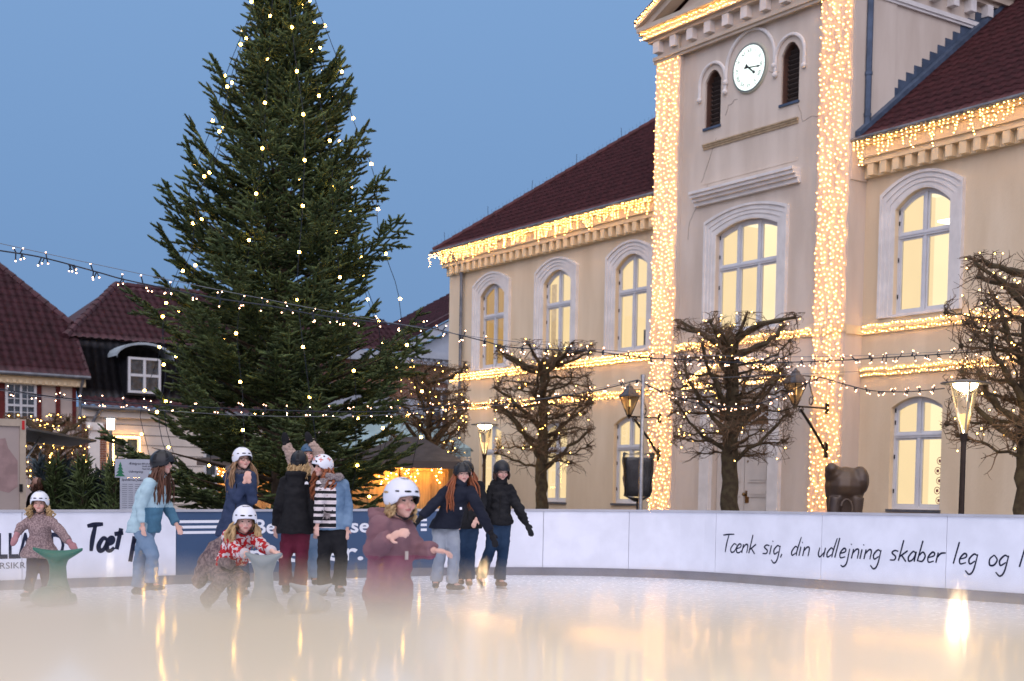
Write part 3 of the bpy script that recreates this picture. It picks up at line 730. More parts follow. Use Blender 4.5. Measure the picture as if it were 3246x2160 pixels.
rows('warm fairy lights climbing the sloping left edge of the tower pediment', (-.42, 13.42), (3.3, 15.08), -.40, (0, .07), .075, .02)
rows('warm fairy lights on the upper ledge under the first floor windows of the left wing', (-10.7, 5.03), (-.05, 5.03), WN-.09, (.09, .0, -.09), .075)
rows('warm fairy lights on the ledge under the big tower window', (1.0, 5.05), (5.66, 5.05), TN-.09, (.07, -.04), .075, .03)
rows('warm fairy lights on the upper ledge under the first floor windows of the right wing', (6.75, 5.03), (12.6, 5.03), WN-.09, (.08, -.06), .075, .025)
rows('warm fairy lights on the lower ledge between the floors of the left wing', (-10.7, 4.05), (-.05, 4.05), WN-.10, (.06, -.06), .075, .03)
rows('warm fairy lights on the lower ledge between the floors of the right wing', (6.75, 4.08), (12.6, 4.08), WN-.10, (.06, -.05), .075, .03)
rows('warm fairy lights along the left slope of the door pediment', (1.6, 4.12), (3.35, 4.72), TN-.35, (0, .06, -.06), .06, .03)
rows('warm fairy lights along the right slope of the door pediment', (3.35, 4.72), (5.1, 4.12), TN-.35, (0, .06, -.06), .06, .03)
rows('warm fairy lights along the flat base of the door pediment', (1.6, 4.0), (5.1, 4.0), TN-.33, (0, .06), .06, .03)

# wall lanterns on iron brackets
def lantern(label, s, zc, k=1.0):
    root = thing('wall_lantern', label, 'lantern', hall(s, 0, zc), HX, 'old iron wall lanterns')
    n = -1.03
    b = MB(); b.tube([(0, -.02, 0), (0, n-.05, 0)], .022, 6); b.tube([(0, -.03, -.95), (0, -.3, -.62), (0, -.85, -.06)], .032, 6)
    b.box(-.05, .05, -.03, 0, -1.1, -.75); b.box(-.05, .05, -.03, 0, -.12, .12)
    sp = [(0, -.85+.09*cos(t)*(1-t/9), -.08+.09*sin(t)*(1-t/9)) for t in np.linspace(0, 6, 16)]; b.tube(sp, .014, 5)
    sc2 = [(0, n+.50+.08*sin(t*1.0)*(.4+.6*abs(cos(t/2))), .05+.10*t) for t in np.linspace(0, 6.3, 18)]; b.tube(sc2, .012, 5)
    sc3 = [(0, n+.50+.06*cos(t), .14+.09*sin(t)) for t in np.linspace(0, 6.3, 14)]; b.tube(sc3, .010, 5)
    b.tube([(0, n+.1, .68), (0, n+.60, .68)], .013, 5)
    b.build('bracket', M_dark, root, world=False)
    w0, w1 = .04, .175; z0, z1 = 0.03, .50
    c = MB()
    for i in range(4):
        a = pi/4+i*pi/2; d0 = Vector((cos(a), sin(a), 0))*w0*1.41; d1 = Vector((cos(a), sin(a), 0))*w1*1.41
        c.bar(Vector((0, n, z0))+d0, Vector((0, n, z1))+d1, .022, .022)
        a2 = a+pi/2; e1 = Vector((cos(a2), sin(a2), 0))*w1*1.41; e0 = Vector((cos(a2), sin(a2), 0))*w0*1.41
        c.bar(Vector((0, n, z1))+d1, Vector((0, n, z1))+e1, .025, .025); c.bar(Vector((0, n, z0))+d0, Vector((0, n, z0))+e0, .02, .02)
    c.lathe((0, n, 0), [(.02, -.06), (.03, 0), (.06, .03)], 8)
    c.build('cage', M_dark, root, world=False)
    g = MB(); g.lathe((0, n, 0), [(w0*1.38, z0+.005), (w1*1.38, z1-.005)], 4, 0, pi/4); g.build('lantern_glass', glass('lantern_glass', .06, (1, .85, .62), .35), root, world=False)  # amber light from behind is put into the glass tint
    r = MB(); r.lathe((0, n, 0), [(w1*1.6, z1), (w1*1.5, z1+.04), (w1*.55, z1+.22), (w1*.5, z1+.26), (w1*.25, z1+.29), (.02, z1+.33)], 4, 0, pi/4); r.build('lantern_roof', mat('lantern_zinc', (.10, .10, .11), .5, .2, 9, .1, 30, .4), root, world=False)
    q = MB(); q.tube([(0, n, .02), (0, n, .25)], .02, 6, 1); q.tube([(0, n, .25), (0, n, .42)], .035, 8, 0); q.build('lamp', [emit('added_lantern_glow', (1, .58, .24), 1.6), M_dark], root, world=False)  # faint inner glow added, imitates light shining through the panes
lantern('iron wall lantern with amber-lit glass bracketed to the left pilaster, behind the steel pole', .45, 3.30)
lantern('iron wall lantern with amber-lit glass bracketed to the right pilaster of the tower', 6.2, 3.30)
# ================================================================== RINK BARRIER
BH = 1.03
RS = [0.0]
for a, b in zip(rim, rim[1:]): RS.append(RS[-1]+(b-a).length)
def rim_pos(s, z, off=0.0):
    """point on the ice side face of the barrier; off > 0 is towards the ice"""
    i = 0
    while i < len(RS)-2 and RS[i+1] < s: i += 1
    a, b = rim[i], rim[i+1]; t = (s-RS[i])/(RS[i+1]-RS[i]); p = a.lerp(b, t); d = (b-a).normalized()
    def nrm(k):
        k = max(0, min(len(rim)-2, k)); e_ = (rim[k+1]-rim[k]).normalized(); return Vector((e_.y, -e_.x, 0))
    n = (nrm(i)*(1-t)+nrm(i+1)*t) if t > .5 else (nrm(i-1)*(.5-t)+nrm(i)*(.5+t))
    n.normalize(); q = p+n*off; return Vector((q.x, q.y, ice_z(p.x)+z))
def s_of_px(px):
    best = None
    for k in range(int(RS[-1]*50)):
        s = k/50; p = rim_pos(s, .5); d = np.array(p)-EYE; u = 1623+FPX*(d@CR)/(d@_fw)
        if best is None or abs(u-px) < best[0]: best = (abs(u-px), s)
    return best[1]
M_bw = mat('barrier_white', (.72, .73, .79), .28, .05, 2.5, 0, 10, 0, .5)
M_bb = mat('barrier_blue', (.045, .085, .165), .3, .1, .8)
M_rail = mat('rail_grey', (.42, .42, .45), .35, .06, 3)
M_kick = mat('kick_grey', (.16, .16, .19), .4, .1, 3)
M_ink = mat('navy_ink', (.006, .009, .03), .35, .05)
M_ltr = mat('letter_white', (.75, .76, .8), .35, .03)
barrier = thing('rink_barrier', 'white curved ice rink barrier with grey kick strip, blue advert and handwritten slogan', 'rink barrier', (rim[12].x, rim[12].y, 0))
s_mid = s_of_px(1722); j = s_mid
while j > 2.0: j -= 2.0
jm = [s_of_px(x) for x in (68, 557, 980, 1392, 1722, 1992, 2269, 2603, 2998)]
joints = [0.0]+[jm[0]-2*k for k in (3, 2, 1) if jm[0]-2*k > 0]+jm+[jm[-1]+2*k for k in range(1, 9) if jm[-1]+2*k < RS[-1]-.3]+[RS[-1]]
sblue = s_of_px(557); eblue = s_of_px(1370)
joints = [sorted(joints, key=lambda q: abs(q-sblue))[0] if False else q for q in joints]
def strip(mb, s0, s1, z0, z1, o0, o1, mi=0, n=None):
    n = n or max(2, int((s1-s0)/.2)); P = []
    for k in range(n+1):
        s = s0+(s1-s0)*k/n; P.append([rim_pos(s, z0, o1), rim_pos(s, z0, o0), rim_pos(s, z1, o0), rim_pos(s, z1, o1)])
    mb.loft(P, mi)
for a, b in zip(joints, joints[1:]):
    if b-a < .1: continue
    blue = jm[1]-.1 < (a+b)/2 < jm[3]+.1
    m = MB(); strip(m, a+.004, b-.004, .0, BH-.035, -.05, 0); m.build('panel', M_bb if blue else M_bw, barrier)
bluej = [q for q in joints if abs(q-(sblue+eblue)/2) < 2.3]; print('blue', sblue, eblue, bluej)
m = MB(); strip(m, 0, RS[-1], BH-.034, BH, -.07, .02); m.build('top_rail', M_rail, barrier)
m = MB(); strip(m, 0, RS[-1], .0, .125, .0015, .018); m.build('kick_strip', M_kick, barrier)
m = MB()
for q in joints[1:-1]: strip(m, q-.05, q+.05, .1, BH-.04, -.09, -.052, n=2)
m.build('post', M_steel, barrier)

# writing
def catmull(P, n=5):
    P = [np.array(p, float) for p in P]
    if len(P) < 3: return P
    P = [2*P[0]-P[1]]+P+[2*P[-1]-P[-2]]; o = []
    for i in range(1, len(P)-2):
        for k in range(n):
            t = k/n; o.append(.5*((2*P[i])+(-P[i-1]+P[i+1])*t+(2*P[i-1]-5*P[i]+4*P[i+1]-P[i+2])*t*t+(-P[i-1]+3*P[i]-3*P[i+1]+P[i+2])*t**3))
    o.append(P[-2]); return o
GL = {
 'T': (1.0, [[(0, 1.95), (.5, 2.05), (1.15, 2.1)], [(.6, 2.05), (.5, 1), (.5, 0)]]),
 'æ': (1.25, [[(.6, .85), (.3, 1), (.02, .45), (.15, .02), (.45, .15), (.62, .7)], [(.62, .45), (1.0, .62), (1.05, .92), (.85, 1), (.64, .6), (.7, .1), (.95, 0), (1.2, .25)]]),
 'n': (.75, [[(.05, 1), (0, 0)], [(.02, .5), (.3, .98), (.52, .85), (.52, 0)]]),
 'k': (.75, [[(.12, 2.1), (0, 0)], [(.6, 1.05), (.03, .42)], [(.2, .55), (.62, -.05)]]),
 's': (.7, [[(.55, .95), (.25, 1.02), (.05, .78), (.4, .42), (.35, .08), (-.02, .05)]]),
 'i': (.35, [[(.04, 1), (0, 0)], [(.1, 1.42), (.13, 1.5)]]),
 'g': (.78, [[(.55, .88), (.3, 1), (.02, .5), (.15, .05), (.48, .35)], [(.58, 1), (.5, -.5), (.25, -.95), (-.1, -.6)]]),
 ',': (.3, [[(.1, .1), (0, -.3)]]),
 ' ': (.7, []),
 'd': (.78, [[(.5, .85), (.3, 1), (.02, .45), (.12, .02), (.45, .3)], [(.7, 2.05), (.52, .6), (.52, 0)]]),
 'u': (.78, [[(.04, 1), (0, .3), (.2, 0), (.5, .5)], [(.56, 1), (.52, 0)]]),
 'l': (.38, [[(.14, 2.1), (0, 0)]]),
 'e': (.72, [[(.02, .45), (.45, .65), (.48, .92), (.28, 1), (.04, .5), (.15, .02), (.55, .15)]]),
 'j': (.4, [[(.1, 1), (.05, -.5), (-.2, -.9), (-.45, -.75)], [(.16, 1.42), (.19, 1.5)]]),
 'a': (.78, [[(.5, .88), (.3, 1), (.02, .45), (.12, .02), (.42, .25), (.55, .95)], [(.56, 1), (.54, 0)]]),
 'b': (.76, [[(.14, 2.1), (0, .05)], [(.03, .55), (.3, .98), (.55, .6), (.4, .08), (.02, .1)]]),
 'r': (.65, [[(.04, 1), (0, 0)], [(.02, .5), (.25, .92), (.62, 1)]]),
 'o': (.75, [[(.3, 1), (.04, .6), (.12, .05), (.42, .05), (.58, .55), (.3, 1)]]),
 't': (.6, [[(.3, 1.75), (.15, .1)], [(-.15, 1.3), (.5, 1.4)]]),
 'p': (.8, [[(.1, 1.1), (0, -.9)], [(.05, .5), (.35, 1), (.6, .6), (.4, .1), (.05, .1)]]),
 'å': (.78, [[(.5, .88), (.3, 1), (.02, .45), (.12, .02), (.42, .25), (.55, .95)], [(.56, 1), (.54, 0)], [(.3, 1.6), (.2, 1.4), (.35, 1.3), (.42, 1.5), (.3, 1.6)]]),
}
def write_strokes(s, s0, s1, z, xh, th, shear=.18, rise=0, w0=.5):
    W = sum(GL[c][0] for c in s); k = (s1-s0)/W; mb = MB(); x = 0
    for c in s:
        w_, st = GL[c]
        for P in st:
            Q = catmull(P); n = len(Q); vs = []
            pts2 = [np.array([(x+q[0])*k+q[1]*xh*shear, q[1]*xh+rise*((x+q[0])*k)]) for q in Q]
            for i, q in enumerate(pts2):
                d = pts2[min(i+1, n-1)]-pts2[max(0, i-1)]; d = d/(np.linalg.norm(d)+1e-9); nn = np.array([-d[1], d[0]])
                t_ = th*(.62+.38*sin(pi*(i+.6)/(n+.2)))
                for sg in (1, -1): pp = q+nn*t_*sg; vs.append(rim_pos(s0+pp[0], z+pp[1], .0035))
            mb.add(vs, [(2*i, 2*i+1, 2*i+3, 2*i+2) for i in range(n-1)])
        x += w_
    return mb
SG = 'Tænk sig, din udlejning skaber leg og l'; _w = lambda q: sum(GL[c][0] for c in q); _a, _b = s_of_px(2284), s_of_px(3250); _k = (_b-_a)/_w(SG); _x = _a
for wd in SG.split(' '): write_strokes(wd, _x, _x+_w(wd)*_k, .43, .125, .0115, .2).build('slogan_word', M_ink, barrier); _x += (_w(wd)+.7)*_k
_a, _b = s_of_px(268), s_of_px(480); _k = (_b-_a)/_w('Tæt på'); _x = _a
for wd in ('Tæt', 'på'): write_strokes(wd, _x, _x+_w(wd)*_k, .48, .17, .032, .12).build('brush_word', M_ink, barrier); _x += (_w(wd)+.7)*_k
def write_font(s, s0, z, size, m, name, bold=.0, end=None, space=1.0):
    V, F = text_arrays(s, size, 0, bold, space=space); X0 = min(v.x for v in V); X1 = max(v.x for v in V)
    k = 1.0 if end is None else (end-s0)/(X1-X0)
    mb = MB(); mb.add([rim_pos(s0+(v.x-X0)*k, z+v.y, .0035) for v in V], F); mb.build(name, m, barrier)
write_font('LLAND', s_of_px(-8), .41, .46, M_ink, 'big_lettering', .008, s_of_px(205))
write_font('FORSIKRING', s_of_px(-42), .275, .115, mat('letter_grey', (.10, .10, .12), .4), 'small_lettering', 0, s_of_px(134))
write_font('Be', s_of_px(806), .685, .285, M_ltr, 'advert_lettering', .006, s_of_px(872))
write_font('sen', s_of_px(1109), .685, .285, M_ltr, 'advert_lettering', .006, s_of_px(1205))
write_font('mægler.', s_of_px(786), .275, .36, M_ltr, 'advert_lettering', .008, s_of_px(1152))
m = MB()
for z in (.71, .785, .86):
    strip(m, s_of_px(563), s_of_px(700), z-.019, z+.019, .0015, .003); strip(m, s_of_px(1296), s_of_px(1352), z-.019, z+.019, .0015, .003)
m.build('advert_stripe', M_ltr, barrier)

# near barrier the camera looks over: glossy top rail
nb_ = thing('near_barrier', 'out of focus near rink barrier with glossy white top along the bottom edge', 'rink barrier', (0, 0, 0), radians(-8.5))
def near_mat():
    m = bpy.data.materials.new('glossy_rail'); m.use_nodes = True; N = m.node_tree.nodes; b = N['Principled BSDF']
    b.inputs['Base Color'].default_value = (.98, .84, .62, 1); b.inputs['Roughness'].default_value = .32; b.inputs['IOR'].default_value = 1.25
    b.inputs['Coat Weight'].default_value = .55; b.inputs['Coat Roughness'].default_value = .062; b.inputs['Coat IOR'].default_value = 1.3
    return m
m = MB(); m.box(-5, 5, -.05, NEAR_Y-.02, .0, NEAR_Z-.03); m.build('panel', M_bw, nb_, world=False)
m = MB()
prof = [(-.10, NEAR_Z-.03), (-.10, NEAR_Z-.004), (-.096, NEAR_Z), (NEAR_Y-.004, NEAR_Z), (NEAR_Y, NEAR_Z-.004), (NEAR_Y, NEAR_Z-.03)]
m.loft([[Vector((x, y, z)) for y, z in prof] for x in (-5, 5)]); m.build('top_rail', near_mat(), nb_, world=False)

# ================================================================== FIR TREES
def rotmats(D, roll):
    """D (N,3) unit directions -> (N,3,3) with local z along D"""
    a = np.where(np.abs(D[:, 2:3]) < .9, np.array([[0, 0, 1.0]]), np.array([[1.0, 0, 0]]))
    X = np.cross(a, D); X /= np.linalg.norm(X, axis=1)[:, None]; Y = np.cross(D, X)
    c, s = np.cos(roll)[:, None], np.sin(roll)[:, None]; X2 = X*c+Y*s; Y2 = -X*s+Y*c
    return np.stack([X2, Y2, D], 2)
TWV = [(.5*cos(a), .5*sin(a), 0) for a in (0, 2.09, 4.19)]+[(1.0*cos(a+.5), 1.0*sin(a+.5), .4) for a in (0, 2.09, 4.19)]+[(.72*cos(a+1), .72*sin(a+1), .86) for a in (0, 2.09, 4.19)]+[(0, 0, 1.05)]
TWF = []
for q in (0, 3):
    for k in range(3): a_, b_ = q+k, q+(k+1) % 3; TWF += [(a_, b_, b_+3), (a_, b_+3, a_+3)]
TWF += [(6, 7, 9), (7, 8, 9), (8, 6, 9)]
for k in range(8):   # needles
    a = k*2.4; z = .05+.11*k; b0 = len(TWV); c, s = cos(a), sin(a)
    TWV += [(.3*c-.28*s, .3*s+.28*c, z), (.3*c+.28*s, .3*s-.28*c, z), (1.7*c, 1.7*s, z+.14)]; TWF.append((b0, b0+1, b0+2))
TWV = np.array(TWV); TWF = np.array(TWF)
def twig_mesh(name, S, D, Ln, R, m, parent, tint=None, world=True):
    S, D, Ln, R = map(np.asarray, (S, D, Ln, R)); D = D/np.linalg.norm(D, axis=1)[:, None]; N_ = len(S)
    RM = rotmats(D, rng.uniform(0, 6.28, N_)); loc = TWV[None]*np.stack([R, R, Ln], 1)[:, None, :]
    loc = loc*(1+rng.uniform(-.15, .15, (N_, len(TWV), 1))*np.array([1, 1, 0]))
    V = np.einsum('nij,nkj->nki', RM, loc)+S[:, None]; F = TWF[None]+(np.arange(N_)*len(TWV))[:, None, None]
    t = np.repeat(tint if tint is not None else rng.random(N_), len(TWV))
    M = wmat(parent).inverted() if world else None
    o = link(name, np_mesh(name, V.reshape(-1, 3), F.reshape(-1, 3), m, M, attr=t), parent); return o
def branch_twigs(L, sp=.13, sub=.10, tw=.15, r=.02, inner=.25, rs=random):
    """twigs of one branch along +x in the xy plane; returns lists"""
    S, D, Ln, R = [], [], [], []
    def curve(t): return np.array([L*t, 0, L*(-.10*sin(t*pi*.9)+.16*max(0, t-.6)**1.3)])
    t = inner
    while t < 1.0:
        p = curve(t); d = curve(min(1, t+.02))-curve(t-.02); d /= np.linalg.norm(d)
        S.append(p-d*sp*.2); D.append(d+rng.normal(0, .05, 3)); Ln.append(sp*1.6); R.append(r)
        bl_ = max(.10, min(.62, (1-t)*L*.55+.13)*rs.uniform(.55, 1.25))
        for sg in (-1, 1):
            ang = radians(rs.uniform(42, 62))*sg; bd = np.array([cos(ang), sin(ang), rs.uniform(-.12, .18)]); bd /= np.linalg.norm(bd)
            u = 0.0
            while u < bl_:
                q = p+bd*u+np.array([0, 0, -.12*u*u])
                S.append(q); D.append(bd+rng.normal(0, .07, 3)); Ln.append(sub*1.7); R.append(r)
                if u > .03:
                    for s2 in (-1, 1):
                        a2 = ang+s2*radians(rs.uniform(38, 60)); l2 = min(tw, (bl_-u)*.6+.06)*rs.uniform(.8, 1.2)
                        S.append(q); D.append(np.array([cos(a2), sin(a2), rs.uniform(-.2, .3)])); Ln.append(l2); R.append(r*.9)
                u += sub
        t += sp/L
    S.append(curve(1.0)-np.array([.04, 0, 0])); D.append(np.array([1, 0, .25])); Ln.append(.14); R.append(r)
    return np.array(S), np.array(D), np.array(Ln), np.array(R)
M_fir = mat('fir_needles', (.032, .054, .018), .62, .3, 3, 0, col2=(.086, .120, .042), tint=.45, spec=.3)
M_bark = mat('fir_bark', (.05, .035, .022), .9, .3, 8, .4, 20)
def fir(name, label, cat, base, H, prof, nb, spk=1.0, group=None, m=None, seed=1, elev=(28, -6), r=.02, tw=.15):
    rs = random.Random(seed); root = thing(name, label, cat, base, 0, group); m = m or M_fir
    tr = MB(); tr.tube([Vector(base)+Vector((0, 0, -.2)), Vector(base)+Vector((0, 0, H*.5)), Vector(base)+Vector((0, 0, H*.98))], [H*.013+.015, H*.008+.01, .008], 8)
    S, D, Ln, R = [], [], [], []
    zz = [p[0] for p in prof]; rr = [p[1] for p in prof]
    lib = {}
    for k in range(nb):
        t = ((k+.5)/nb)**.85; z = zz[0]+(zz[-1]-zz[0])*t
        if H > 5 and k % 5: z = zz[0]+round((z-zz[0])/(.50-.22*t))*(.50-.22*t)+rs.uniform(-.04, .04)
        Rz = float(np.interp(z, zz, rr))*(rs.uniform(.66, 1.04) if rs.random() < .76 else rs.uniform(1.12, 1.34 if z > 4.5 else 1.15)); az = k*2.399+rs.uniform(-.35, .35)
        if Rz < .12: Rz = .12
        key = round(Rz*5)/5 or .2
        variant = (key, rs.randint(0, 2))
        if variant not in lib: lib[variant] = branch_twigs(max(.2, key), .13*spk,   .10*spk, tw, r, .3 if key > 1 else .12, rs)
        s, d, l, r_ = lib[variant]; sc_ = Rz/max(.2, key)
        el = radians(elev[1]+(elev[0]-elev[1])*t**.8+rs.uniform(-7, 7)); ca, sa = cos(az), sin(az); ce, se = cos(el), sin(el)
        rl = rs.uniform(-.25, .25); cr_, sr_ = cos(rl), sin(rl)
        A = np.array([[ca, -sa, 0], [sa, ca, 0], [0, 0, 1]]) @ np.array([[ce, 0, -se], [0, 1, 0], [se, 0, ce]]) @ np.array([[1, 0, 0], [0, cr_, -sr_], [0, sr_, cr_]])
        z0 = z-Rz*se*.75; b = np.array(base)+np.array([0, 0, z0])
        S.append((s*sc_) @ A.T+b); D.append(d @ A.T); Ln.append(l*(.6+.4*sc_)); R.append(r_)
        e_ = np.array([Rz*.75, 0, 0]) @ A.T; tr.tube([Vector(b), Vector(b+e_*.5), Vector(b+e_)], [.012+.012*Rz, .008+.006*Rz, .006], 4)
    tr.build('trunk', M_bark, root)
    S = np.concatenate(S); D = np.concatenate(D); Ln = np.concatenate(Ln); R = np.concatenate(R)
    print(name, 'twigs', len(S))
    twig_mesh('crown', S, D, Ln, R, m, root)
    return root
CT = at(886, 1570, 26.0); CT.z = -.15
PROF = [(1.2, 2.55), (2.0, 2.95), (2.7, 3.05), (4.2, 2.8), (5.6, 2.3), (7.1, 1.95), (7.9, 1.68), (9.2, 1.20), (10.6, .66), (11.6, .38), (12.2, .1)]
fir('christmas_tree', 'huge decorated Christmas fir rising above the skaters with dangling bulb strings', 'Christmas tree', CT, 12.3, PROF, 235, 1.30, seed=3, elev=(48, 12), r=.027, tw=.20)
# bulb strings on the tree
Bt = []; Ct = []
rs = random.Random(5)
for k in range(12):
    az = 2*pi*k/12+.35; pts = []; z = 12.0
    while z > 1.3:
        Rz = float(np.interp(z, [p[0] for p in PROF], [p[1] for p in PROF]))*(.90 if k % 2 else .68)*(1+.03*sin(z*3+k)); p = CT+Vector((Rz*cos(az+.06*sin(z)), Rz*sin(az+.06*sin(z)), z)); pts.append(p)
        if len(pts) % 3 == k % 3 and z < 11.8: Bt.append(p+Vector((.03*cos(az), .03*sin(az)-.03, -.05)))
        z -= .28
    Ct.append(pts)
garland('bulb_string', 'strings of round warm bulbs hanging down all sides of the big Christmas fir', 'string lights', Bt, Ct, None, .029, M_bulbt, M_cable, .006)

# fir trees for sale by the rink
M_firb = mat('fir_needles_blue', (.012, .026, .026), .65, .3, 4, 0, col2=(.03, .05, .05), tint=.4)
M_net = mat('netted_fir', (.05, .075, .085), .7, .3, 6, 0, col2=(.10, .14, .16), tint=.4)
rs = random.Random(11)
spots = [(175, 22.6, 1.7, .55), (215, 23.4, 1.5, .6), (262, 22.4, 1.75, .62), (318, 22.8, 1.55, .66), (362, 22.0, 1.7, .6), (405, 22.6, 1.35, .6), (140, 23.5, 1.35, .45), (290, 24.0, 1.45, .6), (340, 24.0, 1.4, .6)]
flab = ['bushy cut fir for sale, nearest the trailer', 'bushy dark cut fir behind the small girl', 'cut fir with a bare pale stem in the middle of the sale lot', 'dense cut fir right of the pale stemmed one',
        'cut fir under the round street lamp', 'low cut fir leaning towards the price board', 'short cut fir at the left back of the sale lot', 'cut fir at the back middle of the sale lot', 'cut fir at the back right of the sale lot']
for (px, Y, h, r), lb in zip(spots, flab):
    b = at(px, 1560, Y); b.z = -.2
    fir('cut_fir', lb, 'Christmas tree', b, h+.2, [(.15, r), (.7, r*.75), (h*.75, r*.32), (h+.1, .08)], 40, 1.35, 'cut fir trees for sale', M_fir if rs.random() < .6 else M_firb, rs.randint(1, 999), (62, 22), .017)
for (px, Y, h), lb in zip([(128, 25.0, 1.9), (182, 25.2, 1.75), (205, 25.0, 1.85), (236, 25.4, 1.65)], ['tall netted fir upright beside the trailer', 'left netted fir of the grey upright bunch', 'tallest netted fir of the grey upright bunch', 'right netted fir of the grey upright bunch']):
    b = at(px, 1560, Y); b.z = -.2
    fir('netted_fir', lb, 'Christmas tree', b, h+.2, [(.1, .18), (h*.5, .17), (h, .03)], 30, 1.3, 'netted fir trees for sale', M_net, rs.randint(1, 999), (76, 66), .018)

# ================================================================== POLLARDED TREES
M_lime = mat('lime_bark', (.048, .034, .019), .95, .35, 9, .5, 30, col2=(.078, .062, .034))
M_twig = mat('lime_twig', (.12, .075, .042), .9, .3, 5)
def pollard(label, base, H, hw, z0, seed, trunk_r=.13, nl=46, lights=70, lright=True, lit=1.0):
    rs = random.Random(seed); base = Vector(base); root = thing('pollarded_tree', label, 'tree', base, 0, 'pollarded lime trees in front of the town hall')
    tk = MB(); pts = []; rad = []
    z = -.2
    while z < H-.25:
        pts.append(base+Vector((rs.uniform(-.03, .03), rs.uniform(-.03, .03), z))); q = max(0, (z-z0)/(H-z0)); rad.append(trunk_r*(1-.62*q)*rs.uniform(.92, 1.14)*(1.12 if z < .4 else 1)); z += .16
    tk.tube(pts, rad, 9); tk.build('trunk', M_lime, root, smooth=True)
    lb = MB(); tw = MB(); tips = []; big = set(range(0, nl, 4))
    def clampb(p):
        q = p-base; hb_ = hw*rs.uniform(.94, 1.16); q.x = max(-hb_, min(hb_, q.x)); q.y = max(-hb_, min(hb_, q.y)); q.z = min(H, q.z); return base+q
    def shoot(p, d, l, r):
        P = [p]; dd = d.copy(); n = max(2, int(l/.09))
        for k in range(n):
            dd = (dd+Vector((rs.gauss(0, .28), rs.gauss(0, .28), rs.gauss(0, .22)+.05))).normalized(); P.append(clampb(P[-1]+dd*l/n))
        tw.tube(P, [r*(1-.6*i/n) for i in range(n+1)], 3, cap=False); tips.append(P[-1]); return P
    for k in range(nl):
        t = (k+.5)/nl; bigk = k in big; z = z0-.05+(H-z0-.3)*t**.9*(.72 if bigk else 1.0); az = k*2.4+rs.uniform(-.5, .5); e_ = hw*rs.uniform(.90, 1.06)/max(abs(cos(az)), abs(sin(az)))
        rise = rs.uniform(.7, 1.5) if bigk else rs.uniform(-.05, .45)
        if k >= nl-8: z = H-.3-rs.uniform(0, .55); rise = 1.0; bigk = True
        p = base+Vector((0, 0, z)); q_ = base+Vector((e_*cos(az), e_*sin(az), min(H-rs.uniform(.05, .15), z+rise))); P = [p]; n = 8; wob = Vector((rs.gauss(0, .09), rs.gauss(0, .09), rs.uniform(-.05, .08)))
        for i in range(1, n+1):
            u = i/n; P.append(clampb(p.lerp(q_, u)+wob*sin(u*pi)+Vector((rs.gauss(0, .022), rs.gauss(0, .022), rs.gauss(0, .022)))))
        d = (q_-p).normalized(); r0 = rs.uniform(.022, .036)*(2.0 if bigk else 1); lb.tube(P, [r0*(1-.55*i/n)*rs.uniform(.82, 1.28) for i in range(n+1)], 6)
        for i in range(2, n+1):
            for _ in range(3 if i < n else 9):
                sd = (d*.6+Vector((rs.gauss(0, .8), rs.gauss(0, .8), rs.gauss(0, .7)))).normalized()
                Q = shoot(P[i], sd, rs.uniform(.18, .48), rs.uniform(.007, .014))
                for _ in range(2): shoot(Q[rs.randrange(1, len(Q))], (sd+Vector((rs.gauss(0, .7), rs.gauss(0, .7), rs.gauss(0, .7)))).normalized(), rs.uniform(.10, .28), .006)
        if rs.random() < .8: lb.ball(P[-1], rs.uniform(.03, .055), seg=6, rings=4)
    lb.build('limb', M_lime, root); tw.build('twigs', M_twig, root)
    bl = []
    for _ in range(lights):
        p = rs.choice(tips); q = p.copy()
        if not lright and q.x > base.x+.15 and q.z < base.z+H-.3 and rs.random() < .8: continue
        bl.append(q+Vector((0, -.02, 0)))
    return root, bl
trees = [((1356, 37.4), 4.75, 1.0, 1.9, 21, .12, 130, True, 'pollarded lime with fairy lights left of the town hall corner, above the wooden hut'),
         ((1717, 32.8), 4.82, 1.10, 1.85, 22, .14, 120, False, 'pollarded lime with fairy lights before the left wing, behind the boy in the black jacket'),
         ((2312, 27.75), 4.84, 1.08, 1.95, 23, .17, 130, False, 'pollarded lime with a thick trunk standing right in front of the town hall door'),
         ((3243, 20.6), 4.9, .90, 1.85, 24, .14, 150, True, 'pollarded lime with fairy lights at the right edge of the photo'),
         ((150, 40.0), 3.35, .95, 1.2, 25, .11, 110, True, 'lit pleached tree behind the trailer flap, by the half-timbered house')]
GLS = ['above the wooden hut', 'before the left wing', 'before the town hall door', 'at the right edge', 'behind the trailer flap']
for ((px, Y), H, hw, z0, sd, tr_, nl_, lr, lb), gl in zip(trees, ['warm fairy lights in the bare twigs of the tree '+x for x in GLS]):
    b = at(px, 1575, Y); b.z = -.1
    tr, bl = pollard(lb, b, H+.1, hw, z0+.1, sd, tr_, 46, nl_, lr)
    garland('tree_lights', gl, 'string lights', bl, [], None, .012 if Y < 39 else .018, M_bulbg, M_cable, .004, 'fairy lights in the trees')

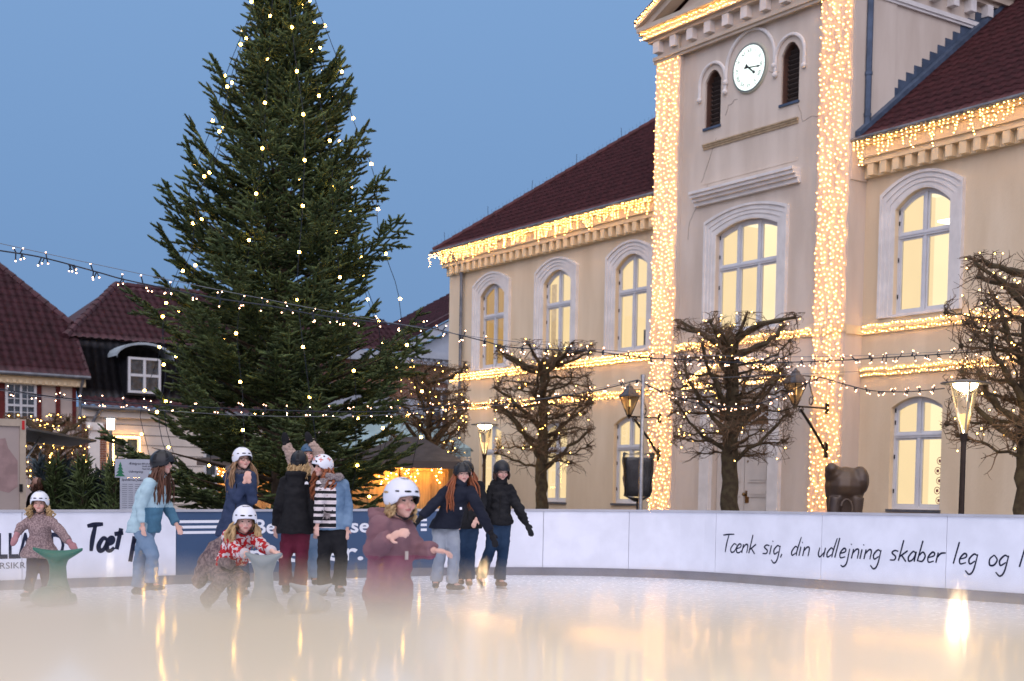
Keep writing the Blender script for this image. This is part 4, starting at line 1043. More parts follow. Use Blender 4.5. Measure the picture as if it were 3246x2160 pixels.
# ================================================================== BULB STRINGS OVER THE SQUARE
def cluster_string(label, pts, spacing, csize, name='cluster_string'):
    P = catmull([tuple(p) for p in pts], 24); P = [Vector(p) for p in P]
    B = []; C = [P]; acc = 0; rs = random.Random(len(P))
    for a, b in zip(P, P[1:]):
        acc += (b-a).length
        if acc > spacing:
            acc = 0
            for _ in range(rs.choice([3, 4, 4, 5])):
                d = Vector((rs.uniform(-.6, .6), rs.uniform(-.5, .5), rs.choice([-1, -1, 1])*rs.uniform(.5, 1))).normalized()*csize*rs.uniform(.6, 1.1)
                q = b+Vector((rs.uniform(-.04, .04), 0, 0)); C.append([q, q+d*.9]); B.append(q+d)
    return garland(name, label, 'string lights', B, C, None, .0088, M_bulbw, M_cable, .0085, 'bulb strings over the square')
def thin(label, p, q, sag=0):
    p = Vector(p); q = Vector(q); m = MB(); m.tube([p.lerp(q, t)-Vector((0, 0, sag*4*t*(1-t))) for t in np.linspace(0, 1, 13)], .004, 4)
    o = m.build('wire', mat('steel_wire', (.14, .15, .17), .5)); return tag(o, label, 'wire')
S1 = [(-120, 775, 15.6), (0, 795, 16), (134, 817, 16.5), (305, 862, 17.1), (387, 885, 17.4), (509, 911, 17.9), (680, 945, 18.5), (854, 970, 19.1), (1012, 1000, 19.6), (1180, 1020, 20.2), (1346, 1038, 20.7), (1406, 1050, 21), (1536, 1082, 21.3), (1627, 1102, 21.6), (1876, 1114, 22.2)]
cluster_string('thick bulb string crossing high over the square in front of the big Christmas fir', [at(*p) for p in S1], .36, .10)
S1b = [(1876, 1114, 22.2), (2052, 1135, 22.5), (2130, 1138, 22.5), (2350, 1150, 22.5), (2589, 1146, 22.2), (2857, 1131, 21.8), (3061, 1118, 21.3), (3300, 1098, 20.8)]
cluster_string('bulb string crossing in front of the door and right wing above the wall lanterns', [at(*p) for p in S1b], .19, .085)
S2 = [(-100, 1226, 19), (0, 1234, 19.4), (182, 1260, 20), (364, 1275, 20.6), (654, 1292, 21.5), (942, 1303, 22.3), (1180, 1306, 22.8), (1321, 1300, 23), (1420, 1287, 23.3), (1578, 1280, 23.6), (1700, 1268, 24), (1897, 1237, 24.6), (2022, 1206, 25)]
cluster_string('lower bulb string sagging past the Christmas fir to the steel pole', [at(*p) for p in S2], .33, .085)
S3 = [(2024, 1206, 25), (2060, 1225, 25), (2120, 1250, 25), (2250, 1288, 25), (2380, 1285, 25), (2489, 1249, 24.8), (2600, 1196, 24.6)]
cluster_string('short bulb string sagging from the steel pole across the tree at the door', [at(*p) for p in S3], .21, .075)
S4 = [(2600, 1196, 24.6), (2690, 1222, 24.5), (2775, 1240, 24.3), (2880, 1242, 24.2), (2995, 1232, 24.0)]
cluster_string('short bulb string sagging from the right pilaster to the right street lamp', [at(*p) for p in S4], .21, .075)
thin('thin support wire above the thick bulb string before the Christmas fir', at(-100, 750, 16), at(1500, 1068, 21.2), .05)
thin('thin support wire of the bulb string crossing in front of the door', at(1500, 1068, 21.2), at(3300, 1090, 21), .25)
thin('thin support wire of the lower string left of the steel pole', at(-100, 1222, 19.2), at(2024, 1203, 25), .55)
thin('taut thin wire from the steel pole to the right lamp post', at(2024, 1209, 25), at(3010, 1165, 24), .0)

# ================================================================== LAMPS, POLE, SPEAKER, STATUE
def cone_lamp(label, px, Y, ztop):
    b = at(px, 1600, Y); b.z = -.2; root = thing('street_lamp', label, 'street lamp', b, 0, 'cone shaped street lamps'); root.scale = (.84, .84, .84)
    H = (ztop+.2)/.84
    p = MB(); p.tube([(0, 0, 0), (0, 0, H-1.0)], [.055, .045], 10); p.tube([(0, 0, H-1.0), (0, 0, H-.86)], [.05, .07], 10); p.build('pole', mat('lamp_bronze', (.045, .03, .022), .5, .15, 6, 0, 9, .5), root, world=False)
    r = MB()
    for k in range(3):
        a = k*2.094+.5; r.bar((.055*cos(a), .055*sin(a), H-.88), (.235*cos(a), .235*sin(a), H-.03), .035, .015)
    r.build('rib', mat('lamp_rib', (.55, .46, .32), .4, .1, 5, 0, 9, .5), root, world=False)
    g = MB(); g.lathe((0, 0, 0), [(.055, H-.86), (.225, H-.04)], 20); g.build('lamp_glass', glass('lamp_glass', .06, (1, .95, .85), .15), root, world=False, smooth=True)
    t = MB(); t.lathe((0, 0, 0), [(.40, H-.035), (.405, H-.02), (.25, H+.0), (.12, H+.03), (.02, H+.035)], 28); t.build('shade', mat('lamp_top', (.16, .15, .14), .5, .1, 5), root, world=False, smooth=True)
    e_ = MB(); e_.lathe((0, 0, 0), [(.02, H-.16), (.10, H-.15), (.18, H-.10), (.205, H-.045)], 20); e_.build('reflector', emit('lamp_glow', (1, .74, .40), 26), root, world=False, smooth=True)
    c = MB(); c.lathe((0, 0, 0), [(.05, H-.72), (.085, H-.54), (.02, H-.53)], 14); c.tube([(0, 0, H-.8), (0, 0, H-.7)], .03, 8); c.build('louvre', emit('louvre_glow', (1, .62, .28), 1.5), root, world=False)
    pl_ = bpy.data.lights.new('lamp_light', 'POINT'); pl_.energy = 45; pl_.color = (1, .72, .42); pl_.shadow_soft_size = .12
    po = bpy.data.objects.new('lamp_light', pl_); COL.objects.link(po); po.parent = root; po.location = (0, -.0, H-.22)
    return root
cone_lamp('glowing cone street lamp at the town hall corner behind the skaters in black', 1533, 33.0, 2.94)
cone_lamp('tall glowing cone street lamp before the right wing, beside the right edge tree', 3048, 19.3, 2.92)
b = at(350, 1560, 30); b.z = -.2
lp = thing('street_lamp', 'slim grey street lamp with white glowing cylinder and flat disc, before the white house', 'street lamp', b)
m = MB(); m.tube([(0, 0, 0), (0, 0, 2.72)], .035, 8); m.build('pole', M_zinc, lp, world=False)
m = MB(); m.tube([(0, 0, 2.72), (0, 0, 2.95)], [.075, .085], 16); m.build('lamp', emit('cyl_lamp', (1, .86, .62), 9), lp, world=False)
m = MB(); m.lathe((0, 0, 0), [(.17, 2.952), (.175, 2.965), (.05, 2.99)], 20); m.build('shade', M_zinc, lp, world=False)
b = at(2030, 1600, 25); b.z = -.2; ztop = at(2030, 1200, 25).z+.2
m = MB(); m.tube([(b.x, b.y, -.2), (b.x, b.y, ztop-.2)], [.040, .036], 12); m.tube([(b.x, b.y, ztop-.2), (b.x, b.y, ztop-.13)], .042, 12)
tag(m.build('steel_pole', M_steel, smooth=False), 'bare galvanised steel pole holding the lower bulb string', 'pole')
# speaker in plastic
b = at(2020, 1600, 26.2); b.z = -.2
sp = thing('loudspeaker', 'black loudspeaker wrapped in clear plastic on a stand beside the steel pole', 'loudspeaker', b)
m = MB(); m.tube([(0, 0, 0), (0, 0, 1.42)], .02, 8)
for k in range(3): a = k*2.09; m.tube([(0, 0, .55), (.4*cos(a), .4*sin(a), .0)], .014, 6)
m.build('stand', M_black, sp, world=False)
z0_ = 1.45
m = MB(); m.loft([[Vector((x*(.225+.035*t), y*(.17+.03*t), z0_+.74*t)) for x, y in ((-1, -1), (1, -1), (1, 1), (-1, 1))] for t in (0, 1)]); m.build('cabinet', M_black, sp, world=False)
m = MB(); n_ = 20; rings = []
for i in range(9):
    t = i/8; rr = []
    for k in range(n_):
        a = 2*pi*k/n_; sx_ = .235+.05*t; c_ = cos(a); s_ = sin(a); q = max(abs(c_), abs(s_)); x = c_/q*sx_; y = s_/q*(.2+.03*t)
        jt = 1+.05*sin(a*5+i*2.1)+random.uniform(-.03, .03); pin = .25 if i == 0 else (.97 if i == 1 else 1.0)
        rr.append(Vector((x*jt*pin*1.02, y*jt*pin, z0_-.1+.89*t+(.05*random.random() if i == 8 else 0))))
    rings.append(rr)
m.loft(rings); m.build('plastic_bag', glass('plastic_film', .06, (.93, .92, .92), .3), sp, world=False, smooth=True)
# three fir-shaped topiary hidden; statue
def metamesh(name, mb, voxel, mats, parent=None, world=True, smooth_it=6, disp=None, faceidx=None, wr=None):
    me = mb.mesh('tmp', []); o = bpy.data.objects.new('tmp', me); COL.objects.link(o)
    md = o.modifiers.new('r', 'REMESH'); md.mode = 'VOXEL'; md.voxel_size = voxel
    if smooth_it:
        ms = o.modifiers.new('s', 'SMOOTH'); ms.factor = .5; ms.iterations = smooth_it
    dg = bpy.context.evaluated_depsgraph_get(); dg.update(); m2 = bpy.data.meshes.new_from_object(o.evaluated_get(dg))
    bpy.data.objects.remove(o); bpy.data.meshes.remove(me); m2.name = name
    n = len(m2.vertices); co = np.empty(n*3); m2.vertices.foreach_get('co', co); co = co.reshape(-1, 3)
    if wr:
        no = np.empty(n*3); m2.vertices.foreach_get('normal', no); no = no.reshape(-1, 3)
        amp, fr = wr; h = np.array([noise.noise(Vector((c[0]*fr, c[1]*fr, c[2]*fr*1.9))) + .5*noise.noise(Vector((c[0]*fr*2.3+9, c[1]*fr*2.3, c[2]*fr*3.4))) for c in co])
        co = co+no*(h*amp)[:, None]
    m2.materials.clear()
    for m in (mats if isinstance(mats, (list, tuple)) else [mats]): m2.materials.append(m)
    F = len(m2.polygons); m2.polygons.foreach_set('use_smooth', np.ones(F, dtype=bool))
    if faceidx:
        cen = np.empty(F*3); m2.polygons.foreach_get('center', cen); m2.polygons.foreach_set('material_index', np.asarray(faceidx(cen.reshape(-1, 3)), dtype=np.int32))
    else: m2.polygons.foreach_set('material_index', np.zeros(F, dtype=np.int32))
    if parent is not None and world:
        A = np.array(wmat(parent).inverted()); co = co @ A[:3, :3].T+A[:3, 3]
    m2.vertices.foreach_set('co', np.ascontiguousarray(co, dtype=np.float32).ravel()); m2.update()
    return link(name, m2, parent)
b = at(2676, 1600, 25.0); b.z = -.2
stt = thing('statue', 'polished dark bronze animal statue, rounded and headless, before the right pilaster', 'statue', b)
m = MB()
m.ball((0, 0, 1.70), (.37, .42, .36)); m.ball((-.20, -.06, 1.90), (.19, .26, .17)); m.ball((-.29, -.16, 2.0), (.12, .17, .12)); m.ball((.24, -.10, 1.80), (.17, .30, .27))
m.tube([(0, 0, 1.6), (-.02, 0, 1.2), (-.05, 0, .35)], [.35, .285, .26], 18); m.tube([(-.2, -.22, 1.5), (-.24, -.24, 1.15), (-.25, -.25, .35)], [.13, .11, .12], 12); m.tube([(.16, -.22, 1.5), (.15, -.25, 1.15), (.12, -.25, .35)], [.15, .11, .12], 12)
metamesh('body', m, .018, mat('bronze', (.085, .050, .026), .42, .35, 1.5, 0, 25, .1, .6, col2=(.05, .034, .03)), stt, world=False, smooth_it=14)
m = MB(); m.tube([(-.06+.1*cos(t), -.44+.03*sin(t), 1.30+.16*sin(t)) for t in np.linspace(-.6, 2.9, 12)], .02, 6); m.build('ridge', MATS['bronze'], stt, world=False)
m = MB(); m.box(-.55, .55, -.4, .6, 0, .36); m.build('plinth', MATS['granite'], stt, world=False)

# ================================================================== WOODEN HUTS
M_plank = mat('hut_planks', (.50, .30, .12), .7, .2, 3, .2, 20, stretch=(6, 6, .6))
M_felt = mat('roof_felt', (.035, .030, .032), .9, .2, 5, .3, 30)
def hut(label, llabel, pxa, pxb, Y, ztop, seed, doors=True):
    a = at(pxa, 1500, Y); b = at(pxb, 1500, Y); W = b.x-a.x; root = thing('market_hut', label, 'market hut', (a.x, Y, -.2), 0, 'wooden market huts')
    eh = 2.28; p = MB(); k = 0; x = 0.0
    while x < W-.01:
        w_ = min(.14, W-x); p.box(x+.004, x+w_-.004, 0-.004*(k % 2), .03, .0, eh); x += w_; k += 1
    p.box(0, W, .031, 2.6, 0, eh); p.build('wall', M_plank, root, world=False)
    q = MB()
    for x in (0, W-.08): q.box(x, x+.08, -.035, -.006, 0, eh)
    for x in ((W*.18, W*.5) if doors else (W*.3,)):
        q.box(x, x+.05, -.03, -.006, 0, 1.98); q.box(x+.75, x+.8, -.03, -.006, 0, 1.98); q.box(x, x+.8, -.032, -.0065, 1.98, 2.03)
    q.build('door_frame', mat('hut_trim', (.36, .20, .08), .7, .15, 5), root, world=False)
    o = .42; q = MB(); zr = ztop+.2; yr = 1.3
    P = [(-o, -o, eh-.08), (W+o, -o, eh-.08), (W+o, 2.6+o, eh-.08), (-o, 2.6+o, eh-.08), (1.2, yr, zr), (W-.75, yr, zr)]
    q.add(P, [(0, 1, 5, 4), (1, 2, 5), (2, 3, 4, 5), (3, 0, 4)]); q.build('roof', M_felt, root, world=False)
    q = MB(); q.box(-o, W+o, -o-.02, -o+.01, eh-.24, eh-.06); q.build('fascia', mat('hut_fascia', (.10, .08, .07), .8), root, world=False)
    # lights hanging under the eave
    B = []; C = []; rs_ = random.Random(seed); x = 0.05
    while x < W:
        z = eh-.08; pts = [(x, -.2, z)]; n = rs_.choice([2, 3, 4, 6, 7])
        for _ in range(n): z -= rs_.uniform(.05, .1); x2 = x+rs_.uniform(-.06, .06); pts.append((x2, -.18+rs_.uniform(-.05, .05), z)); B.append((x2, -.22, z))
        C.append(pts); x += .13
    garland('icicle_lights', llabel, 'string lights', B, C, ((a.x, Y, -.2), 0), .013, M_bulb, M_dark, .004, 'fairy lights on the huts')
    lm = MB(); lm.box(W*.15, W*.85, -.39, -.36, eh-.13, eh-.11); lm.build('added_glow_strip', emit('added_hut_glow', (1, .52, .14), 90), root, world=False)  # glowing bar added out of sight behind the fascia to brighten the wall
hut('wooden plank market hut with hipped felt roof, right of the Christmas fir', 'warm icicle lights under the eave of the hut right of the Christmas fir', 1108, 1422, 33, at(1300, 1385, 34.3).z, 4)
hut('wooden plank market hut glimpsed low behind the Christmas fir', 'warm icicle lights under the eave of the hut behind the Christmas fir', 690, 960, 34, at(800, 1400, 34.3).z, 6)

# ================================================================== HOUSES AT THE BACK
HXL = radians(34.354); HO = at(262, 1553, 45); HO.z = -.2
M_roofm = mat('maroon_tile', (.048, .014, .020), .7, .3, 4, .3, 20)
M_blackt = mat('black_tile', (.010, .011, .015), .5, .4, 6, .3, 20)
M_timb = mat('red_timber', (.10, .012, .010), .7, .2, 6, .2, 20)
M_inf = mat('cream_infill', (.42, .36, .33), .85, .06, 2)
M_whw = mat('white_wall', (.62, .58, .53), .85, .08, 1.5, .2, 20)
M_cur = mat('dark_interior', (.03, .045, .06), .2, .5, 6, 0, 9, 0, .6)
def brick_mat():
    m = bpy.data.materials.new('red_brick'); m.use_nodes = True; N = m.node_tree.nodes; Lk = m.node_tree.links; b = N['Principled BSDF']; b.inputs['Roughness'].default_value = .85
    tc = N.new('ShaderNodeTexCoord'); mp = N.new('ShaderNodeMapping'); mp.inputs['Rotation'].default_value = (radians(90), 0, 0); Lk.new(tc.outputs['Object'], mp.inputs[0])
    br = N.new('ShaderNodeTexBrick'); br.inputs['Scale'].default_value = 1.0; br.inputs['Brick Width'].default_value = .24; br.inputs['Row Height'].default_value = .075; br.inputs['Mortar Size'].default_value = .008
    br.inputs['Color1'].default_value = (.25, .09, .045, 1); br.inputs['Color2'].default_value = (.17, .06, .035, 1); br.inputs['Mortar'].default_value = (.35, .30, .26, 1)
    Lk.new(mp.outputs[0], br.inputs['Vector']); Lk.new(br.outputs['Color'], b.inputs['Base Color']); return m
M_brick = brick_mat()
def win2(root, x0, x1, z0, z1, y, cols=2, rows=2, sub=(2, 2), name='window', bar=.07, m=None):
    f = MB(); W = x1-x0; Hh = z1-z0
    f.box(x0-.08, x0, y-.05, y+.02, z0-.08, z1+.08); f.box(x1, x1+.08, y-.05, y+.02, z0-.08, z1+.08); f.box(x0, x1, y-.05, y+.02, z1, z1+.08); f.box(x0, x1, y-.05, y+.02, z0-.08, z0)
    for k in range(1, cols): x = x0+W*k/cols; f.box(x-bar/2, x+bar/2, y-.042, y+.018, z0, z1)
    for k in range(1, rows): z = z0+Hh*k/rows; f.box(x0, x1, y-.046, y+.016, z-bar/2, z+bar/2)
    if sub:
        for k in range(cols*sub[0]):
            if k % sub[0]: x = x0+W*k/(cols*sub[0]); f.box(x-.012, x+.012, y-.03, y+.014, z0, z1)
        for k in range(rows*sub[1]):
            if k % sub[1]: z = z0+Hh*k/(rows*sub[1]); f.box(x0, x1, y-.028, y+.012, z-.012, z+.012)
    fo = f.build(name, mat('white_sash', (.55, .57, .60), .5, .04, 4), root, world=False)
    g = MB(); g.box(x0, x1, y+.0, y+.01, z0, z1); g.build('pane', m or M_cur, fo, world=False); return fo
# house A, half timbered
hA = thing('half_timbered_house', 'red half-timbered house with steep maroon tiled roof at the left edge', 'house', HO, HXL)
EA = 5.04
w_ = MB(); w_.box(-12, -.25, 0, 8, 0, EA); w_.build('wall', M_inf, hA, world=False)
t = MB()
def X_at(px, Yref=45.0): return None
def local_x(px):   # along the facade
    d = _fw+CR*(px-1623)/FPX; o = Vector((HO.x, HO.y)); e = Vector((cos(HXL), sin(HXL)))
    # intersect ray (0,0)+t*d with line o+s*e
    A = np.array([[d[0], -e.x], [d[1], -e.y]]); tt, s_ = np.linalg.solve(A, np.array([o.x, o.y])); return s_, tt*d[1]
def local_z(px, py): s_, Y = local_x(px); return at(px, py, Y).z+.2
for (p0, p1, y0, y1) in ((0-400, 238, 1212, 1221), (110, 131, 1212, 1345), (176, 190, 1212, 1345), (228, 240, 1212, 1345), (-400, 238, 1334, 1348), (-60, 18, 1212, 1345)):
    xa, xb = local_x(p0)[0], local_x(p1)[0]; pc = (max(p0, 0)+p1)/2; t.box(xa, xb, -.03-.002*(len(t.F) % 5), 0, local_z(pc, y1), local_z(pc, y0))
t.build('timber_frame', M_timb, hA, world=False)
win2(hA, local_x(24)[0], local_x(106)[0], local_z(65, 1350), local_z(65, 1222), -.03, 2, 2, (2, 3))
c_ = MB(); c_.box(-12, .02, -.25, 0, EA-.32, EA-.05); 
for k in range(60): c_.box(-11.9+k*.2, -11.8+k*.2, -.30, -.251, EA-.3, EA-.2)
c_.build('cornice', M_corn, hA, world=False)
c_ = MB(); c_.tube([(-12, -.42, EA-.02), (.12, -.42, EA-.02)], .06, 8); c_.tube([(-.1, -.4, EA-.05), (-.12, -.12, EA-.5), (-.12, -.1, .2)], .05, 8); c_.build('gutter', M_zinc, hA, world=False)
tile_roof('roof', M_roofm, hA, (-12, -.35, EA), (1, 0, 0), (0, 1, .98), [(0, 0), (12.1, 0), (12.1, 2.7), (9.6, 6.6), (0, 6.6)], .26, .36, .03, .05, world=False)
k_ = 1/sqrt(1+.98**2)
e0 = Vector((.1, -.35+2.7*k_, EA+2.7*k_*.98)); e1 = Vector((-2.4, -.35+6.6*k_, EA+6.6*k_*.98)); e2 = Vector((.1, 2*e1.y-e0.y, e0.z))
hp = MB(); hp.add([e0, e2, e1], [(0, 1, 2)]); hp.add([(-12, e1.y, e1.z), e1, e2, (.1, 2*e1.y+.35, EA), (-12, 2*e1.y+.35, EA)], [(0, 1, 2, 3, 4)])
hp.add([(-.25, 0, EA), (-.25, 8, EA), (-.25, e2.y-.2, e2.z), (-.25, e0.y+.2, e0.z)], [(0, 1, 2, 3)]); hp.build('roof_hip', M_roofm, hA, world=False)
hp = MB(); ridge_tiles(hp, e0, e1, .12); ridge_tiles(hp, e1, (-12, e1.y, e1.z), .12); ridge_tiles(hp, (.1, -.35, EA), e0, .07); hp.build('ridge_tile', M_roofm, hA, world=False)
# lit shop front
sf = MB(); xs0, xs1 = local_x(112)[0], local_x(186)[0]
sf.add([(xs0, -.02, .3), (xs1, -.02, .3), (xs1, -.02, 1.9)]+[((xs0+xs1)/2+(xs1-xs0)/2*cos(a), -.02, 1.9+.75*sin(a)) for a in np.linspace(0, pi, 11)][1:-1]+[(xs0, -.02, 1.9)], [tuple(range(13))])
so = sf.build('shop_window', emit('shop_glow', (1, .45, .13), .9, .5, 1.2), hA, world=False)
sf = MB()
for x in np.linspace(xs0, xs1, 4): sf.box(x-.03, x+.03, -.06, -.021, .3, 2.2)
sf.box(xs0, xs1, -.058, -.022, 1.35, 1.42); sf.build('glazing_bar', M_trim, so, world=False)
# house B: black mansard, white ground floor
hB = thing('mansard_house', 'white house with black mansard, maroon tiled upper roof and arched dormer behind the fir', 'house', HO, HXL)
w_ = MB(); w_.box(-.2, 9, 0.05, 8, 0, 4.1); w_.build('wall', M_whw, hB, world=False)
bx = MB()
for (p0, p1) in ((249, 259), (265, 272), (312, 333)): bx.box(local_x(p0)[0], local_x(p1)[0], -.12+.01*(p0 % 3), .049, .1, 3.55)
bx.build('brick_pier', M_brick, hB, world=False)
cp = MB(); x0_, x1_ = local_x(276)[0], local_x(310)[0]; cp.box(x0_, x1_, -.2, .049, .1, 3.35); cp.box(x0_-.08, x1_+.08, -.26, .049, 3.35, 3.6); cp.ball((x0_-.02, -.25, 3.45), .11, seg=10, rings=6); cp.ball((x1_+.02, -.25, 3.45), .11, seg=10, rings=6); cp.build('pilaster', M_trim, hB, world=False)
rl_ = MB()
for z in np.arange(.6, 3.6, .33): rl_.box(local_x(334)[0], 8.9, .035, .0495, z, z+.025)
rl_.build('joint_line', mat('joint_grey', (.2, .19, .18), .9), hB, world=False)
win2(hB, local_x(361)[0], local_x(434)[0], local_z(400, 1560), local_z(400, 1392), .03, 2, 3, None, bar=.10)
win2(hB, local_x(361)[0]+3.2, local_x(434)[0]+3.2, local_z(400, 1560), local_z(400, 1392), .03, 2, 3, None, bar=.10)
gB = MB(); gB.tube([(-.1, -.3, 4.08), (9, -.3, 4.08)], .07, 8); gB.tube([(.5, -.28, 4.05), (.28, -.14, 3.6), (.28, -.14, .2)], .06, 8); gB.build('gutter', M_zinc, hB, world=False)
cB = MB(); cB.box(-.15, 9, -.15, .049, 3.8, 4.05); cB.build('cornice', M_whw, hB, world=False)
tile_roof('roof', M_roofm, hB, (-.1, -.3, 4.12), (1, 0, 0), (0, 1, .6), [(0, 0), (9, 0), (9, .7), (0, .7)], .26, .36, .03, .05, world=False)
tile_roof('mansard', M_blackt, hB, (-.1, .3, 4.45), (1, 0, 0), (0, .42, 1), [(0, 0), (9, 0), (9, 2.15), (0, 2.15)], .26, .36, .02, .03, world=False)
zb = 4.45+2.15*1/sqrt(1+.42**2); yb = .3+2.15*.42/sqrt(1+.42**2)
tile_roof('upper_roof', M_roofm, hB, (-.3, yb-.2, zb), (1, 0, 0), (0, 1, .82), [(0, 0), (9.2, 0), (9.2, 3.6), (2.6, 3.6)], .26, .36, .035, .05, world=False)
kk = 1/sqrt(1+.82**2); q0 = Vector((-.3, yb-.2, zb)); q1 = Vector((2.3, yb-.2+3.6*kk, zb+3.6*kk*.82)); 
hp = MB(); hp.add([q0, q1, (-.3, 2*q1.y-q0.y, zb)], [(0, 1, 2)]); hp.add([q1, (8.9, q1.y, q1.z), (8.9, 2*q1.y-q0.y, zb), (-.3, 2*q1.y-q0.y, zb)], [(0, 1, 2, 3)]); hp.box(8.7, 8.9, .4, 7.5, 4, 6.6); hp.build('roof_hip', M_roofm, hB, world=False)
hp = MB(); ridge_tiles(hp, q0, q1, .13); ridge_tiles(hp, q1, (8.9, q1.y, q1.z), .12); hp.build('ridge_tile', M_roofm, hB, world=False)
dx0, dx1 = local_x(412)[0], local_x(500)[0]; dz0, dz1 = local_z(455, 1240), local_z(455, 1142)
dm = MB(); dm.box(dx0-.12, dx1+.12, .05, 1.6, dz0-.15, dz1+.05); do_ = dm.build('dormer', M_blackt, hB, world=False)
win2(hB, dx0, dx1, dz0, dz1, .04, 2, 2, (1, 1), name='dormer_window', bar=.09)
dr_ = MB(); cxd = (dx0+dx1)/2; hw_ = (dx1-dx0)/2+.5
rings = [[Vector((cxd+hw_*cos(a)*1.0, y, dz1-.02+.5*sin(a)+o_)) for a in np.linspace(pi, 0, 13)] for y, o_ in ((-.1, .1), (1.7, .1))]
dr_.loft(rings, closed=False); rings = [[Vector((cxd+hw_*cos(a), y, dz1-.02+.5*sin(a)+o_)) for a in np.linspace(pi, 0, 13)] for y, o_ in ((-.1, .02), (-.1, .1))]
dr_.loft(rings, closed=False); dr_.build('dormer_roof', mat('pale_zinc', (.30, .36, .40), .5), hB, world=False)
# fairy lights round the big window
B = []; xa, xb, za, zb_ = local_x(356)[0], local_x(439)[0], local_z(400, 1515), local_z(400, 1386)
for t_ in np.arange(0, 1, .035): B += [(xa+(xb-xa)*t_, -.08, zb_), (xa, -.08, za+(zb_-za)*t_), (xb, -.08, za+(zb_-za)*t_), (xa+(xb-xa)*t_, -.08, za)]
garland('fairy_lights', 'small fairy lights framing the window of the white house behind the round street lamp', 'string lights', B, [[(xa, -.06, za), (xa, -.06, zb_), (xb, -.06, zb_), (xb, -.06, za), (xa, -.06, za)]], (HO, HXL), .013, M_bulb, M_wwire, .004)
# house C: classical gable beyond the town hall corner
HC = at(1296, 1570, 58); HC.z = -.2
hC = thing('gabled_house', 'pale classical gabled house with brick walls beyond the town hall corner', 'house', HC, HXL)
M_bluew = mat('pale_render', (.42, .46, .52), .8, .06, 2)
w_ = MB(); w_.box(-7, 12, 0, 10, 0, 7.3, 0); w_.build('wall', M_bluew, hC, world=False)
w_ = MB(); w_.box(-3.6, 12, -.05, -.001, 5.5, 6.9, 0); w_.box(-7, -3.601, -.05, -.002, 5.9, 6.9); w_.build('brick_band', M_brick, hC, world=False)
w_ = MB(); w_.box(-.1, 12, -.35, -.051, 6.9, 7.15); w_.box(-.2, 12, -.5, -.052, 7.15, 7.45)
w_.prism([(0, -.2, 7.45), (12, -.2, 7.45), (6, -.2, 10.6)], (0, .2, 0))
w_.prism([(-.3, -.5, 7.45), (6, -.5, 10.75), (6, -.5, 11.1), (-.3, -.5, 7.8)], (0, .3, 0)); w_.box(-4, -.101, -.3, -.053, 6.9, 7.3)
w_.build('pediment', M_bluew, hC, world=False)
d_ = MB()
for k in range(40): d_.box(.1+k*.3, .22+k*.3, -.44, -.352, 7.02, 7.145)
d_.build('dentil', M_bluew, hC, world=False)
tile_roof('roof', M_roofm, hC, (-.6, 5.45, 7.80), (0, -1, 0), (6.6, 0, 3.55), [(0, 0), (6, 0), (6, 7.5), (0, 7.5)], .26, .4, .03, .04, world=False)
w_ = MB(); w_.prism([(-.6, -.55, 7.72), (6, -.55, 11.27), (6, -.55, 11.35), (-.6, -.55, 7.8)], (0, 6, 0)); w_.prism([(-.6, -.56, 7.78), (6, -.56, 11.33), (6, -.56, 11.50), (-.6, -.56, 7.95)], (0, .2, 0)); w_.build('verge', M_roofm, hC, world=False)
tile_roof('low_roof', M_roofm, hC, (-7, -.3, 7.3), (1, 0, 0), (0, 1, .7), [(0, 0), (6.8, 0), (6.8, 3), (0, 3)], .26, .4, .03, .04, world=False)
for xw in (1.0, 3.2): win2(hC, xw, xw+1.0, 3.4, 5.9, -.06, 2, 3, None, bar=.06); 
win2(hC, -5.4, -4.2, 4.4, 5.6, -.02, 2, 2, None, bar=.08)
a_ = MB()
for xw in (1.5, 3.7): a_.tube([(xw+.62*cos(t), -.08, 5.95+.35*sin(t)) for t in np.linspace(0, pi, 11)], .09, 6)
a_.build('window_arch', M_bluew, hC, world=False)
# pale tent roof behind the hut
TB = at(1240, 1570, 40); TB.z = -.2
tn = thing('market_tent', 'pale teal canvas tent roof above and behind the market hut', 'tent', TB)
c_ = MB(); c_.add([(-2.2, 0, 2.8), (2.3, 0, 2.8), (2.3, 3, 2.8), (-2.2, 3, 2.8), (-.3, 1.5, 4.0), (.9, 1.5, 3.7)], [(0, 1, 5, 4), (1, 2, 5), (2, 3, 4, 5), (3, 0, 4)])
c_.box(-2.2, 2.3, -.01, .0, 2.55, 2.8); c_.build('canopy', mat('teal_canvas', (.22, .33, .36), .7, .08, 2), tn, world=False)
for x, y in ((-2.1, .1), (2.2, .1), (-2.1, 2.9), (2.2, 2.9)): c_ = MB(); c_.box(x-.03, x+.03, y-.03, y+.03, 0, 2.6); c_.build('leg', M_steel, tn, world=False)

# ================================================================== TRAILER, PRICE BOARD
TY = 21.5; a = at(82, 1550, TY)
trl = thing('sales_trailer', 'pale beige box trailer with a raised side flap at the left edge', 'trailer', (a.x, TY, -.2), radians(27))
zt = at(60, 1330, TY).z+.2
m = MB(); m.box(-3.2, -.09, .02, 2.3, .35, zt-.08); m.build('box_body', mat('trailer_skin', (.36, .30, .27), .6, .06, 1, .1, 8), trl, world=False)
m = MB(); m.box(-.088, 0, -.01, .08, .3, zt); m.box(-3.2, -.089, -.012, .06, zt-.11, zt+.0); m.box(-.088, 0, 2.25, 2.33, .3, zt); m.build('corner_post', mat('trailer_frame', (.40, .33, .25), .5, .08, 4), trl, world=False)
m = MB(); m.box(-.06, -.02, -.02, -.0105, zt-.16, zt-.02); m.build('marker_lamp', mat('red_reflector', (.45, .01, .01), .2), trl, world=False)
m = MB()
for z in (.75, 1.35): m.box(-.1, -.05, -.03, -.0125, z, z+.12)
m.build('hinge', M_dark, trl, world=False)
